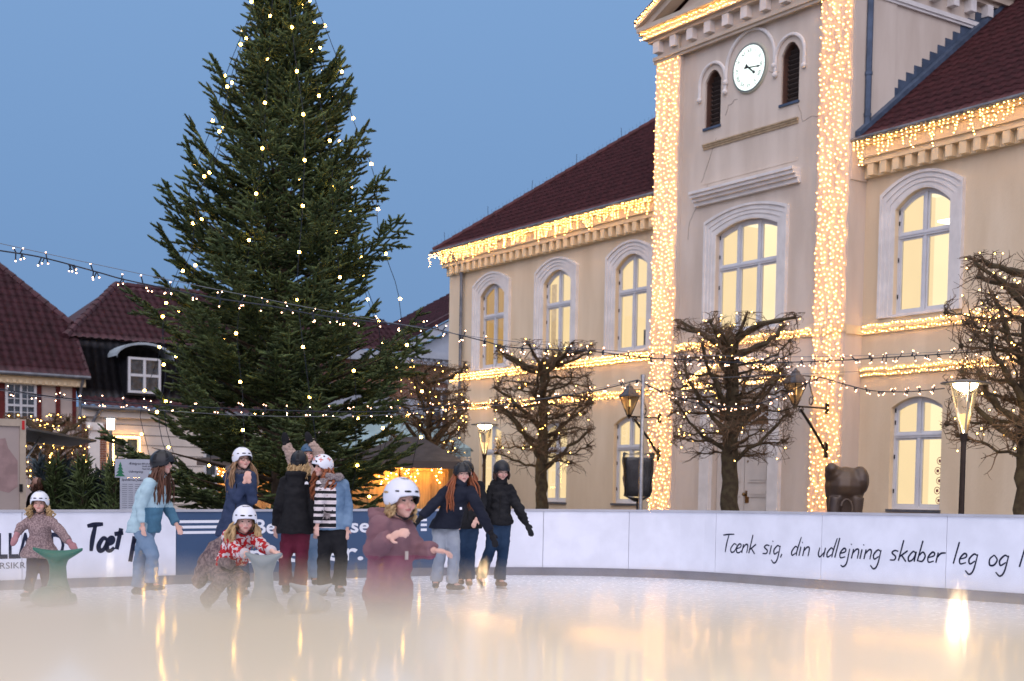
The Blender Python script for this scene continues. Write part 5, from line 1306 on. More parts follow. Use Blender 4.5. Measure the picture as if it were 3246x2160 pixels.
m = MB(); pts = [(-.12, 1.55), (-.25, 1.45), (-.45, 1.5), (-.6, 1.38), (-.68, 1.55), (-.55, 1.75), (-.6, 1.9), (-.45, 2.1), (-.4, 2.28), (-.3, 2.3), (-.26, 2.15), (-.12, 1.95)]
m.add([(x, .018, z-.12) for x, z in pts], [tuple(range(len(pts)))][::1]); m.build('faded_print', mat('faded_pink', (.30, .20, .19), .65, .15, 5), trl, world=False)
for k in range(2): m = MB(); m.tube([(-2.3+k*.8, .05, .3), (-2.3+k*.8, .28, .3)], .28, 20); m.build('wheel', M_black, trl, world=False)
A_ = at(83, 1362, TY+.3); B_ = at(306, 1401, TY+4.0); C_ = at(222, 1416, TY+4.6); D_ = at(83, 1400, TY+2.6)
m = MB(); m.prism([A_, B_, C_, D_], (0, 0, .035)); m.build('side_flap', mat('flap_grey', (.12, .13, .14), .5, .15, 4), trl)
m = MB(); m.tube([at(126, 1388, TY+1.5), at(84, 1455, TY+.4)], .018, 6); m.build('gas_strut', M_steel, trl)
pb = at(412, 1560, 21.6); bd = thing('price_board', 'pale grey price board with a green fir picture and lines of text', 'sign', (pb.x, pb.y, -.2))
zt_ = at(412, 1456, 21.6).z+.2; hwid = .235
m = MB(); m.box(-hwid, .36, -.01, .02, zt_-.29, zt_); m.box(-hwid+.08, .36, -.01, .02, zt_-.95, zt_-.291); m.build('board', mat('board_grey', (.36, .39, .45), .5, .05, 3), bd, world=False)
m = MB(); m.box(.0, .04, .021, .06, 0, zt_-.2); m.box(.3, .34, .021, .06, 0, zt_-.2); m.build('leg', M_steel, bd, world=False)
m = MB()
for k in range(4):
    z = zt_-.06-.052*k; w__ = .028+.017*k; m.add([(-.15-w__, -.012-.0004*k, z-.055), (-.15+w__, -.012-.0004*k, z-.055), (-.15, -.012-.0004*k, z+.02)], [(0, 1, 2)])
m.box(-.156, -.144, -.013, -.0105, zt_-.275, zt_-.24); m.build('fir_picture', mat('print_green', (.01, .13, .06), .6), bd, world=False)
m = MB()
def tx(s, x, z, sz):
    V, F = text_arrays(s, sz, 0, .0005, .2); m.add([(x+v.x, -.0125, z+v.y) for v in V], F)
tx('Ædelgran:', -.02, zt_-.085, .05); tx('Blå bånd', .19, zt_-.08, .035); tx('Hvidt bånd', .19, zt_-.12, .035); tx('Rødt bånd', .19, zt_-.16, .035); tx('Udbringning:', -.02, zt_-.21, .045); tx('Speldernes Juletræer', -.13, zt_-.34, .05)
m.build('lettering', M_ink, bd, world=False)
m = MB()
for k in range(15):
    z = zt_-.40-k*.033
    for x, w__ in ((-.12, .08), (-.02, .07), (.08, .09), (.2, .06)): m.box(x, x+w__, -.0122, -.0105, z, z+.008)
m.build('text_line', mat('print_grey', (.12, .13, .16), .6), bd, world=False)
# ================================================================== PEOPLE
M_skin = mat('skin', (.60, .34, .26), .5, .06, 9, 0, col2=(.68, .42, .34), spec=.3)
M_lip = mat('lip', (.40, .12, .11), .45, .05); M_eye = mat('eye_dark', (.035, .025, .02), .2, .05); M_brow = mat('brow', (.34, .20, .14), .8, .1); M_cheek = mat('cheek', (.66, .31, .25), .5, .05)
M_boot = mat('skate_boot', (.018, .018, .02), .4, .2, 8); M_blade = M_steel
M_hwhite = mat('helmet_white', (.70, .71, .76), .25, .03, 5, 0, 9, 0, .5); M_hblack = mat('helmet_black', (.010, .011, .014), .35, .2, 6); M_vent = mat('helmet_vent', (.006, .006, .008), .8)
M_gold = mat('helmet_sticker', (.35, .22, .06), .4, .2, 60)
def cloth(name, c, c2=None, vs=5, thr=None, rough=.85, bump=.25, bs=220): return mat(name, c, rough, .14, vs, bump, bs, 0, .2, c2, 4, 0, thr)

def frame_of(yaw, pitch=0, roll=0):
    y = radians(yaw); f = Vector((sin(y), -cos(y), 0)); r_ = Vector((-cos(y), -sin(y), 0)); u = Vector((0, 0, 1))
    p = radians(pitch); f2 = f*cos(p)+u*sin(p); u2 = u*cos(p)-f*sin(p)
    q = radians(roll); r2 = r_*cos(q)+u2*sin(q); u3 = u2*cos(q)-r_*sin(q)
    return r2, f2, u3
def fmat(fr): return Matrix((fr[0], fr[1], fr[2])).transposed()

def hand_pts(mb, wr, d, up, k, curl=.5, side=1, thumb=True):
    """palm, four fingers of unequal length and a thumb; d = forearm direction, up = back of the hand"""
    d = d.normalized(); s_ = d.cross(up).normalized(); up = s_.cross(d).normalized(); R = Matrix((s_, d, up)).transposed()
    mb.tube([wr-d*.03*k, wr+d*.02*k], [.026*k, .024*k], 10); c = wr+d*.055*k; mb.ball(c, (.040*k, .048*k, .017*k), R, 12, 8)
    for i, (o, l) in enumerate(((-.030, .062), (-.010, .072), (.010, .067), (.029, .053))):
        a = c+s_*o*k+d*.036*k; P = [a]; dd = d.copy()
        for q in range(3):
            an = curl*(.55+.12*i)*(.5+.5*q); dd = (dd*cos(an)-up*sin(an)).normalized(); P.append(P[-1]+dd*l*k*(.42, .33, .25)[q])
        mb.tube(P, [.0098*k, .0092*k, .0085*k, .0070*k], 7)
    a = wr+d*.025*k-s_*.028*k*side; P = [a, a+(d*.5-s_*side*.8-up*.2).normalized()*.032*k, a+(d*.5-s_*side*.8-up*.2).normalized()*.032*k+(d*.85-s_*side*.3-up*.4).normalized()*.03*k]
    mb.tube(P, [.013*k, .011*k, .009*k], 7)

def helmet(root, hc, fr, k, style, m, extra=None):
    R, F, U = fr; c = hc+U*.026*k-F*.004*k; rx, ry, rz = .104*k, .126*k, .118*k; c = c-U*(.010*k if style == 'bike' else 0); nA, nE = 40, 16; mb = MB()
    ridge = style == 'bike'
    def low(a):   # a = azimuth from front
        t = (1-cos(a))/2; side = abs(sin(a))**1.5
        b_ = .85 if ridge else 1.0
        return radians(5)*(1-t)+radians(-34)*t*b_-radians(16)*side*(t > .2)*b_
    rows = []
    for j in range(nE+1):
        row = []
        for i in range(nA):
            a = 2*pi*i/nA; e0 = low(a); el = e0+(pi/2-.02-e0)*j/nE; g = 1.0
            if ridge: g = 1+.028*sin(a*6+1.2)*max(0, cos(el))**.5
            row.append(c+(R*sin(a)*cos(el)*rx+F*cos(a)*cos(el)*ry*(1.02 if ridge else 1)+U*sin(el)*rz*(1.06 if ridge else 1))*g)
        rows.append(row)
    inner = [[c+(p-c)*.88 for p in rows[0]], [c+(p-c)*.86+U*.03*k for p in rows[0]]]
    allr = inner[::-1]+rows; n0 = len(mb.F); mb.loft(allr, 0, cap=False)
    # material of faces: vents
    idx = 0
    for j in range(len(allr)-1):
        for i in range(nA):
            if j < 2: mb.M[idx] = 1
            elif ridge and 3 <= j-2 <= 13 and ((i+.5)*6/nA*1.0+.2) % 1.0 < .30 and (j % 5 != 1): mb.M[idx] = 1
            idx += 1
    h = mb.build('helmet', [m, M_vent], root, smooth=True)
    v = MB()
    def surf(a, el, out=1.012): return c+(R*sin(a)*cos(el)*rx+F*cos(a)*cos(el)*ry+U*sin(el)*rz)*out
    def patch(mb_, a, el, wa, he, out=1.012, sk=0):
        n_ = 5; P = []; Q = []
        for i in range(n_+1):
            t = -1+2*i/n_; th = he*sqrt(max(.15, 1-t*t*.7)); P.append(surf(a+wa*t, el-th+sk*t, out)); Q.append(surf(a+wa*t, el+th+sk*t, out))
        mb_.add(P+Q, [(i, i+1, n_+1+i+1, n_+1+i) for i in range(n_)])
    if style == 'skate':
        for a in (.33, -.33): patch(v, a, radians(17), .20, .055)
        for a in (.95, -.95): patch(v, a, radians(17), .12, .045)
        for a in (.25, -.25, .6, -.6): patch(v, a, radians(66), .30, .030, sk=.05)
        g = MB()
        for a in (1.75, -1.75): patch(g, a, radians(12), .24, .055)
        g.build('sticker', M_gold, h)
        v.build('vent', M_vent, h)
    if style == 'plain':
        for a in (.4, -.4): patch(v, a, radians(22), .14, .03)
        v.build('vent', M_vent, h)
    if extra == 'cross':
        for a0, e0 in ((-.1, 32), (-1.0, 28), (-.6, 58), (.8, 32), (-1.9, 30)):
            g = MB(); patch(g, a0, radians(e0), .26, .06, 1.013, .05); g.build('cross', mat('cross_red', (.55, .14, .10), .5), h)
            g = MB(); patch(g, a0, radians(e0), .075, .24, 1.016); g.build('cross', mat('cross_red', (.55, .14, .10), .5), h)
        for a0, e0 in ((-.55, 18), (.4, 18), (-.35, 48), (-1.4, 50)):
            g = MB(); g.ball(surf(a0, radians(e0), .99), .011*k, seg=8, rings=6); g.build('vent', M_vent, h)
    s = MB()
    for sg in (1, -1):
        ch = hc-U*.112*k+F*.045*k; s.tube([c+R*sg*rx*.93+F*.02*k-U*.01*k, hc+R*sg*.084*k-U*.03*k+F*.02*k, hc+R*sg*.06*k-U*.085*k+F*.04*k, ch], .0055*k, 5)
        s.tube([c+R*sg*rx*.8-F*.07*k-U*.02*k, hc+R*sg*.083*k-U*.045*k+F*.01*k], .005*k, 5)
    s.build('strap', M_black, h)
    return h

def hair(root, hc, fr, k, m, length, n=70, front=.3, curl=0.0, body_f=None, spread=.5, seed=1, low=0.0):
    R, F, U = fr; rs = random.Random(seed); n = int(n*1.7)
    # open the face: hair cap sits behind the face plane
    mb2 = MB(); mb2.ball(hc+U*.012*k-F*.040*k, (.0865*k, .070*k, .102*k), fmat(fr), 18, 12)
    Fh = Vector((F.x, F.y, 0)).normalized(); Rh = Vector((R.x, R.y, 0)).normalized()
    for i in range(n):
        a = rs.uniform(-1, 1)*pi*.62; # from back
        st = hc+R*sin(a)*.085*k-F*cos(a)*.095*k*(.9)+U*rs.uniform(-.05, .02)*k
        fr_ = rs.random() < front; sg = 1 if sin(a) > 0 else -1
        L_ = length*rs.uniform(.72, 1.05); P = [st]; ph = rs.uniform(0, 6.28); nseg = 9
        if fr_:
            st = hc+R*sg*.086*k+F*rs.uniform(-.05, .012)*k-U*rs.uniform(.0, .04)*k; P = [st]
            out = Rh*sg*rs.uniform(.25, .55)+Fh*rs.uniform(.05, .55)
        else: out = Rh*sin(a)*spread*rs.uniform(.6, 1.3)-Fh*cos(a)*spread*rs.uniform(.7, 1.2)
        for q in range(1, nseg+1):
            t = q/nseg; o = out*.15*sin(min(1, t*1.6)*pi/2)*k*min(1.0, L_/.3); w_ = curl*.02*k
            P.append(st+o*(.75+.5*((i*7) % 5)/5)+Vector((0, 0, -L_*t))+Rh*w_*sin(t*14+ph)+Fh*w_*cos(t*14+ph)+Vector((rs.gauss(0, .002), rs.gauss(0, .002), 0)))
        r0 = rs.uniform(.0055, .0105)*k; mb2.tube(P, [r0*(.7+.5*sin(min(1, q/nseg*1.3)*pi*.8))*(1 if q < nseg else .25) for q in range(nseg+1)], 5)
    return mb2.build('hair', m, root, smooth=True)

def person(label, Y, J, yaw, spec, group=None):
    """J: joint -> (px, py[, dY]) measured in the photograph"""
    k = spec.get('k', 1.0); rs = random.Random(spec.get('seed', 1))
    def P(n): j = J[n]; return at(j[0], j[1], Y+(j[2] if len(j) > 2 else 0))
    hc = P('head'); hipc = (P('hipL')+P('hipR'))/2; gz = ice_z(hipc.x) if spec.get('ice', True) else -.2
    root = thing('person', label, 'person', (hipc.x, hipc.y, gz), 0, group)
    hy, hp, hr = spec.get('head', (yaw, 0, 0)); hf = frame_of(hy, hp, hr); HR = fmat(hf); HRt = HR.transposed()
    bf = frame_of(yaw); R, F, U = bf; shL, shR = P('shL'), P('shR'); shc = (shL+shR)/2
    # ---- body: one continuous surface
    b = MB(); hk = k*1.0
    b.ball(hc+hf[2]*.012*hk-hf[1]*.010*hk, (.076*hk, .093*hk, .103*hk), HR, 20, 14)
    b.ball(hc+hf[1]*.030*hk-hf[2]*.045*hk, (.058*hk, .060*hk, .062*hk), HR, 16, 12); b.ball(hc+hf[1]*.060*hk-hf[2]*.088*hk, (.026*hk, .026*hk, .024*hk), HR, 10, 8)
    b.tube([hc+hf[1]*.080*hk+hf[2]*.008*hk, hc+hf[1]*.100*hk-hf[2]*.026*hk], [.009*hk, .015*hk], 8); b.ball(hc+hf[1]*.100*hk-hf[2]*.028*hk, .0135*hk, seg=8, rings=6)
    b.ball(hc+hf[1]*.082*hk-hf[2]*.056*hk, (.024*hk, .012*hk, .011*hk), HR, 10, 8)
    for sg in (1, -1):
        b.ball(hc+hf[0]*.078*hk*sg-hf[1]*.005*hk-hf[2]*.012*hk, (.012*hk, .020*hk, .030*hk), HR, 8, 8); b.ball(hc+hf[0]*.040*hk*sg+hf[1]*.055*hk-hf[2]*.030*hk, .030*hk, seg=10, rings=8)
    b.tube([hc-hf[2]*.05*hk-hf[1]*.02*hk, shc+U*.01], [.050*hk, .056*hk], 12)
    b.tube([shL, shR], .045*k, 10); b.tube([shc-U*.02, (shc+hipc)/2, hipc], [.105*k, .10*k, .11*k], 12); b.ball(hipc, (.13*k, .10*k, .11*k), fmat(bf), 14, 10)
    hands = []
    for s_, sg in (('L', -1), ('R', 1)):
        sh, el, ha = P('sh'+s_), P('el'+s_), P('ha'+s_); b.tube([sh, el, ha], [.044*k, .036*k, .026*k], 10); b.ball(sh, .048*k, seg=10, rings=8); b.ball(el, .037*k, seg=10, rings=8)
        d = (ha-el).normalized(); hd = spec.get('hand'+s_, {}); up = Vector(hd.get('up', (sg*.3, -.6, .75)))
        if 'dir' in hd: d = Vector(hd['dir']).normalized()
        hands.append((ha, d, up, hd, sg))
        hand_pts(b, ha, d, up, k*spec.get('handk', .9), hd.get('curl', .5), hd.get('side', sg))
        hp_, kn, an = P('hip'+s_), P('kn'+s_), P('an'+s_); b.tube([hp_, kn, an], [.075*k, .052*k, .038*k], 10); b.ball(kn, .054*k, seg=10, rings=8); b.ball(hp_, .08*k, seg=10, rings=8)
        fy = spec.get('foot'+s_, yaw); fd = frame_of(fy, spec.get('fpitch'+s_, 0))[1]; b.tube([an, an+fd*.09*k-U*.05*k], [.038*k, .03*k], 8)
    hc_ = np.array(hc); A = np.array(HRt)
    def fidx(cn):
        q = (cn-hc_) @ A.T/hk; x, y, z = np.abs(q[:, 0]), q[:, 1], q[:, 2]; o = np.zeros(len(cn), int)
        o[(y > .045) & (((x-.045)/.022)**2+((z+.035)/.018)**2 < 1)] = 4
        o[(y > .04) & (((x-.033)/.0135)**2+((z-.006)/.0072)**2 < 1)] = 2
        o[(y > .04) & (x > .017) & (x < .050) & (np.abs(z-.028) < .0055)] = 3
        o[(y > .055) & ((x/.024)**2+((z+.058)/.0075)**2 < 1)] = 1
        return o
    metamesh('body', b, spec.get('vox', .0075), [M_skin, M_lip, M_eye, M_brow, M_cheek], root, True, 3, faceidx=fidx)
    # ---- trousers
    fl = spec.get('flare', .075)
    t = MB(); wst = hipc+U*.10*k
    t.ball(hipc+U*.02, (.165*k, .125*k, .14*k), fmat(bf), 16, 12)
    for s_ in 'LR':
        hp_, kn, an = P('hip'+s_), P('kn'+s_), P('an'+s_); t.tube([hp_+U*.02, hp_.lerp(kn, .5), kn, kn.lerp(an, .55), an-(an-kn).normalized()*.0], [.105*k, .094*k, spec.get('knee', .076)*k, .072*k*(.5+.5*fl/.075), fl*k], 14); t.ball(kn, spec.get('knee', .076)*k*1.02, seg=12, rings=8)
    tr_ = metamesh('trousers', t, .012, spec['trousers'], root, True, 5, wr=(.011, 7))
    # ---- skates
    for s_ in 'LR':
        an = P('an'+s_); fd = frame_of(spec.get('foot'+s_, yaw), spec.get('fpitch'+s_, 0)); q = MB(); fR, fF, fU = fd
        q.tube([an+fU*.06*k, an-fU*.03*k], [.052*k, .050*k], 10); q.ball(an-fU*.055*k+fF*.05*k, (.045*k, .125*k, .038*k), fmat(fd), 14, 10); q.ball(an-fU*.05*k-fF*.035*k, (.042*k, .05*k, .045*k), fmat(fd), 12, 8)
        sk = metamesh('skate', q, .010, spec.get('boot', M_boot), root, True, 3)
        q = MB(); q.obox(an-fU*.118*k+fF*.045*k, (.006, .26*k, .04*k), fmat(fd)); q.obox(an-fU*.095*k+fF*.10*k, (.03*k, .05*k, .035*k), fmat(fd)); q.obox(an-fU*.095*k-fF*.02*k, (.03*k, .05*k, .035*k), fmat(fd)); q.build('blade', M_blade, sk)
    # ---- jacket
    if 'jacket' in spec:
        hem = P('hem'); hw = spec.get('hemw', .21)*k; w0 = ((shR-shL).length/2+.035*k); ax = (shR-shL); ax.z = 0; ax = ax.normalized(); dp = U.cross(ax).normalized()
        bul = spec.get('bulk', 1.0); q = MB(); rings = []
        top = shc+U*.075*k; axis = (hem-shc); prof = [(-.0, .060*k, .058*k, top), (.0, .075*k, .07*k, shc+U*.055*k), (0, w0*.78, .088*k*bul, shc+U*.028*k), (.04, w0, .105*k*bul, None), (.18, w0*.97, .132*k*bul, None), (.4, w0*.90, .138*k*bul, None), (.65, (w0*.85+hw)/2*.98, .14*k*bul, None), (.9, hw, .155*k*bul, None), (1.0, hw*1.0, .158*k*bul, None)]
        for (tt, a, d_, pc) in prof:
            c = pc if pc is not None else shc.lerp(hem, tt)
            rings.append([c+ax*cos(x)*a+dp*sin(x)*d_ for x in np.linspace(0, 2*pi, 25)[:-1]])
        q.loft(rings)
        sr = spec.get('sleeve', .062)*k
        for s_ in 'LR':
            sh, el, ha = P('sh'+s_), P('el'+s_), P('ha'+s_); ha2 = ha-(ha-el).normalized()*spec.get('cuff', .01)
            q.tube([sh, sh.lerp(el, .5), el, el.lerp(ha2, .5), ha2], [sr*1.12, sr*1.05, sr*.98, sr*.9, sr*.80], 14); q.ball(sh, sr*1.12, seg=12, rings=8); q.ball(el, sr*1.0, seg=12, rings=8)
        if spec.get('hood'):
            hb = shc+U*.075*k-F*.085*k; q.tube([hb+R*.10*k*cos(x)+F*.07*k*(sin(x))+U*(.02*k if sin(x) < 0 else -.01*k) for x in np.linspace(0, 2*pi, 13)], .036*k, 10); q.ball(hb-F*.03*k-U*.06*k, (.105*k, .05*k, .095*k), fmat(bf), 12, 10)
        if spec.get('collar'):
            q.tube([shc+U*.07*k, hc-hf[2]*.085*k], [.082*k, .078*k], 16)
        cen = spec.get('jidx'); jm = spec['jacket']
        fi = None
        if cen:
            z0, z1 = hem.z, shc.z
            def fi(cn, f=cen):
                h = (cn[:, 2]-z0)/(z1-z0); fwd = (cn-np.array(shc)) @ np.array(F); lat = (cn-np.array(shc)) @ np.array(R); arm = np.zeros(len(cn))
                return f(h, fwd, lat, cn)
        jk = metamesh(spec.get('jname', 'jacket'), q, .0115, jm, root, True, 5, faceidx=fi, wr=spec.get('wr', (.012, 8)))
        zp = MB()
        if spec.get('zip', True) and abs(((yaw+180) % 360)-180) < 110:
            zp.tube([shc.lerp(hem, t_)+dp*(-1 if dp.dot(F) < 0 else 1)*(.137+.012*t_)*k*bul for t_ in np.linspace(.12, .97, 8)], .0045, 4); zp.build('zip', spec.get('zipm', M_dark), jk)
    if 'gloves' in spec:
        g = MB()
        for (ha, d, up, hd, sg) in hands:
            g = MB()
            if spec.get('mitten'):
                s2 = d.cross(up).normalized(); RR = Matrix((s2, d, s2.cross(d))).transposed(); g.tube([ha-d*.05*k, ha+d*.02*k], [.042*k, .040*k], 12); g.ball(ha+d*.075*k, (.052*k, .085*k, .032*k), RR, 14, 10); g.ball(ha+d*.045*k-s2*.045*k*sg, (.018*k, .036*k, .018*k), RR, 10, 8)
            else:
                g.tube([ha-d*.04*k, ha+d*.01*k], [.040*k, .036*k], 10); hand_pts(g, ha, d, up, k*1.22, hd.get('curl', .5), hd.get('side', sg))
            metamesh('mitten' if spec.get('mitten') else 'glove', g, .008, spec['gloves'], root, True, 3)
    if 'hair' in spec:
        h = spec['hair']; hair(root, hc, hf, k, h['m'], h['len'], h.get('n', 70), h.get('front', .3), h.get('curl', 0), None, h.get('spread', .5), rs.randint(1, 99))
    if 'helmet' in spec: helmet(root, hc, hf, k*spec.get('hk', 1.0), spec['helmet'], spec['hm'], spec.get('hx'))
    return root, dict(P=P, hc=hc, hf=hf, bf=bf, shc=shc, hipc=hipc, k=k)

H_blond = mat('hair_blond', (.42, .28, .13), .5, .2, 30, 0, stretch=(1, 1, .1)); H_brown = mat('hair_brown', (.09, .035, .018), .5, .3, 30, 0, stretch=(1, 1, .1))
H_red = mat('hair_red', (.26, .075, .025), .45, .25, 30, 0, stretch=(1, 1, .1)); H_fair = mat('hair_fair', (.26, .15, .075), .5, .25, 30, 0, stretch=(1, 1, .1)); H_dark = mat('hair_dark', (.05, .02, .012), .5, .3, 30)
C_pat = cloth('patterned_snow_cloth', (.17, .115, .115), (.33, .24, .23), 60, (.42, .58)); C_mitp = cloth('pink_mitten', (.34, .17, .18))
C_tro = cloth('dark_snow_trousers', (.045, .035, .05)); C_icebl = cloth('ice_blue_cloth', (.36, .50, .55)); C_teal = cloth('teal_cloth', (.07, .17, .25)); C_jean = cloth('blue_jeans', (.12, .19, .28), (.22, .31, .42), 3)
C_navy = cloth('navy_wool', (.022, .036, .075), (.035, .05, .10), 8); C_fur = cloth('grey_fur', (.07, .06, .065), (.16, .14, .14), 80); C_blk = cloth('black_cloth', (.009, .009, .011), (.018, .018, .02), 5); C_blk2 = cloth('black_navy_cloth', (.008, .010, .020), (.015, .018, .03), 5)
C_mar = cloth('maroon_corduroy', (.10, .012, .028), (.15, .022, .045), 4); C_teddy = cloth('beige_teddy', (.36, .26, .21), (.46, .34, .28), 40, bump=.6, bs=90); C_den = cloth('denim_jacket', (.10, .17, .27), (.17, .26, .37), 6)
C_gjean = cloth('grey_jeans', (.22, .25, .30), (.34, .37, .41), 3); C_djean = cloth('dark_jeans', (.012, .030, .065), (.025, .05, .095), 3)
C_pur = cloth('mauve_softshell', (.17, .045, .075), (.25, .085, .12), 3); C_pur2 = cloth('mauve_grey_softshell', (.17, .085, .10), (.23, .125, .135), 3); C_red = cloth('red_knit', (.42, .015, .02)); C_wht = cloth('white_knit', (.62, .55, .55)); C_scarf = cloth('grey_scarf', (.16, .13, .13), (.28, .24, .23), 50)
C_ski = cloth('brown_print_suit', (.10, .07, .075), (.22, .16, .15), 30, (.42, .58)); C_pk = cloth('blue_beanie', (.05, .10, .17))

# 1 small girl, left
person('small girl in white helmet and pink patterned snow jacket behind the green skating aid', 15.8,
 dict(head=(126, 1597), shL=(100, 1650), shR=(155, 1650), elL=(64, 1672, -.05), haL=(52, 1700, -.12), elR=(190, 1682, -.05), haR=(222, 1722, -.15), hipL=(113, 1762), hipR=(142, 1762), knL=(102, 1815, -.03), knR=(145, 1815, -.03), anL=(90, 1872), anR=(148, 1872), hem=(127, 1768)), 8,
 dict(k=.88, seed=2, hk=1.16, jacket=C_pat, trousers=C_tro, hemw=.26, bulk=1.05, sleeve=.066, hood=True, mitten=True, gloves=C_mitp, helmet='skate', hm=M_hwhite, hair=dict(m=H_blond, len=.16, n=46, front=.5, curl=1.0, spread=.9), footL=-15, footR=20, flare=.07, cuff=.03, zip=False))
# 2 girl walking right
def j2(h, f, l, cn): return np.where((h < .52) & (f > -.03), 1, 0)
person('girl in black helmet, pale blue and teal jacket and jeans gliding right in profile', 16.0,
 dict(head=(516, 1470), shL=(474, 1534, -.17), shR=(498, 1534, .17), elL=(446, 1606, -.22), haL=(452, 1664, -.22), elR=(530, 1606, .2), haR=(560, 1664, .1), hipL=(452, 1690, -.08), hipR=(466, 1690, .08), knL=(484, 1762, -.1), knR=(446, 1765, .1), anL=(478, 1848, -.1), anR=(438, 1862, .1), hem=(452, 1690)), 90,
 dict(k=1.0, seed=3, hk=1.14, head=(88, -3, 0), jacket=[C_icebl, C_teal], jidx=j2, trousers=C_jean, hemw=.17, bulk=1.28, sleeve=.07, collar=True, helmet='bike', hm=M_hblack, hair=dict(m=H_brown, len=.46, n=70, front=.08, spread=.5, curl=.3), footL=90, footR=90, flare=.085, knee=.078, cuff=.02, zip=False, vox=.0075))
# 3 girl, navy coat, hands at the chin
r3, d3 = person('girl with glasses and white helmet in navy wool coat, hands raised under her chin', 16.4,
 dict(head=(768, 1459), shL=(725, 1512), shR=(793, 1512), elL=(752, 1580, -.16), haL=(776, 1528, -.22), elR=(800, 1585, -.12), haR=(790, 1526, -.22), hipL=(735, 1680), hipR=(765, 1680), knL=(735, 1770), knR=(768, 1770), anL=(732, 1862), anR=(772, 1862), hem=(752, 1700)), 30,
 dict(k=1.0, seed=4, hk=1.1, head=(38, 6, 0), jacket=C_navy, trousers=C_djean, hemw=.26, bulk=1.12, sleeve=.068, hood=True, helmet='skate', hm=M_hwhite, hair=dict(m=H_fair, len=.36, n=70, front=.5, spread=.6, curl=.3), handL=dict(up=(0, -1, .2), curl=1.4, dir=(.3, -.1, 1)), handR=dict(up=(0, -1, .2), curl=1.4, dir=(-.1, -.1, 1)), handk=.9, flare=.09, cuff=.02))
hf = d3['hf']; g = MB()
for sg in (1, -1): g.tube([d3['hc']+hf[1]*.088+hf[0]*(sg*.033+.022*cos(a))+hf[2]*(.003+.019*sin(a)) for a in np.linspace(0, 2*pi, 13)], .0022, 4); g.tube([d3['hc']+hf[1]*.086+hf[0]*sg*.055+hf[2]*.008, d3['hc']+hf[0]*sg*.08+hf[2]*.004], .002, 4)
g.tube([d3['hc']+hf[1]*.094-hf[0]*.011+hf[2]*.006, d3['hc']+hf[1]*.094+hf[0]*.011+hf[2]*.006], .002, 4); g.build('glasses', M_dark, r3)
q = MB(); c3 = d3['shc']+Vector((0, 0, .05))-d3['bf'][1]*.03
q.tube([c3+d3['bf'][0]*.125*cos(a)+d3['bf'][1]*.085*sin(a)+Vector((0, 0, .03-.03*sin(a))) for a in np.linspace(0, 2*pi, 15)], .038, 8)
metamesh('fur_trim', q, .010, C_fur, r3, True, 1, wr=(.018, 40))
# 4 crouching girl
def j4(h, f, l, cn):
    o = np.zeros(len(cn), int)
    n_ = np.array([noise.noise(Vector(c)*26)+.4*noise.noise(Vector(c)*70) for c in cn]); band = (np.abs(h-.82) < .22) | (np.abs(h-.35) < .10)
    return np.where((n_ > .02) & band, 1, np.where((n_ > .30), 1, 0))
r4, d4 = person('crouching girl in white helmet and red and white patterned sweater reaching for her skating aid', 14.2,
 dict(head=(776, 1654, -.1), shL=(722, 1700, 0), shR=(806, 1706, 0), elL=(752, 1752, -.25), haL=(782, 1756, -.42), elR=(838, 1738, -.22), haR=(864, 1748, -.40), hipL=(684, 1800, .25), hipR=(724, 1806, .25), knL=(708, 1838, -.15), knR=(766, 1838, -.12), anL=(655, 1902, .28), anR=(742, 1905, .22), hem=(724, 1792, .16)), 22,
 dict(k=.98, seed=5, hk=1.22, head=(18, -4, 0), jacket=[C_red, C_wht], jname='sweater', jidx=j4, trousers=C_ski, hemw=.19, bulk=1.05, sleeve=.064, helmet='skate', hm=M_hwhite, hair=dict(m=H_blond, len=.24, n=76, front=.6, curl=.4, spread=.8), handL=dict(up=(0, -.4, 1), curl=1.1, dir=(.5, -.6, -.3)), handR=dict(up=(0, -.3, 1), curl=1.2, dir=(.6, -.4, -.2)), flare=.085, knee=.09, cuff=.045, zip=False, wr=(.012, 12)))
q = MB(); hp_ = d4['hipc']; q.tube([at(735, 1712, 14.32), at(692, 1745, 14.42), at(655, 1800, 14.45), at(618, 1860, 14.4)], [.09, .13, .12, .05], 12); q.tube([at(700, 1730, 14.4), at(705, 1790, 14.35), at(690, 1850, 14.3)], [.11, .15, .10], 12); q.tube([at(735, 1790, 14.1), at(690, 1780, 14.3), at(660, 1790, 14.45)], .06, 10)
metamesh('tied_suit_top', q, .014, C_ski, r4, True, 5, wr=(.018, 8))
for hn, ex in (('haL', 'elL'), ('haR', 'elR')): q = MB(); a = d4['P'](hn); d = (a-d4['P'](ex)).normalized(); q.tube([a-d*.055, a-d*.02], [.056, .054], 14); q.build('cuff', C_wht, r4, smooth=True)
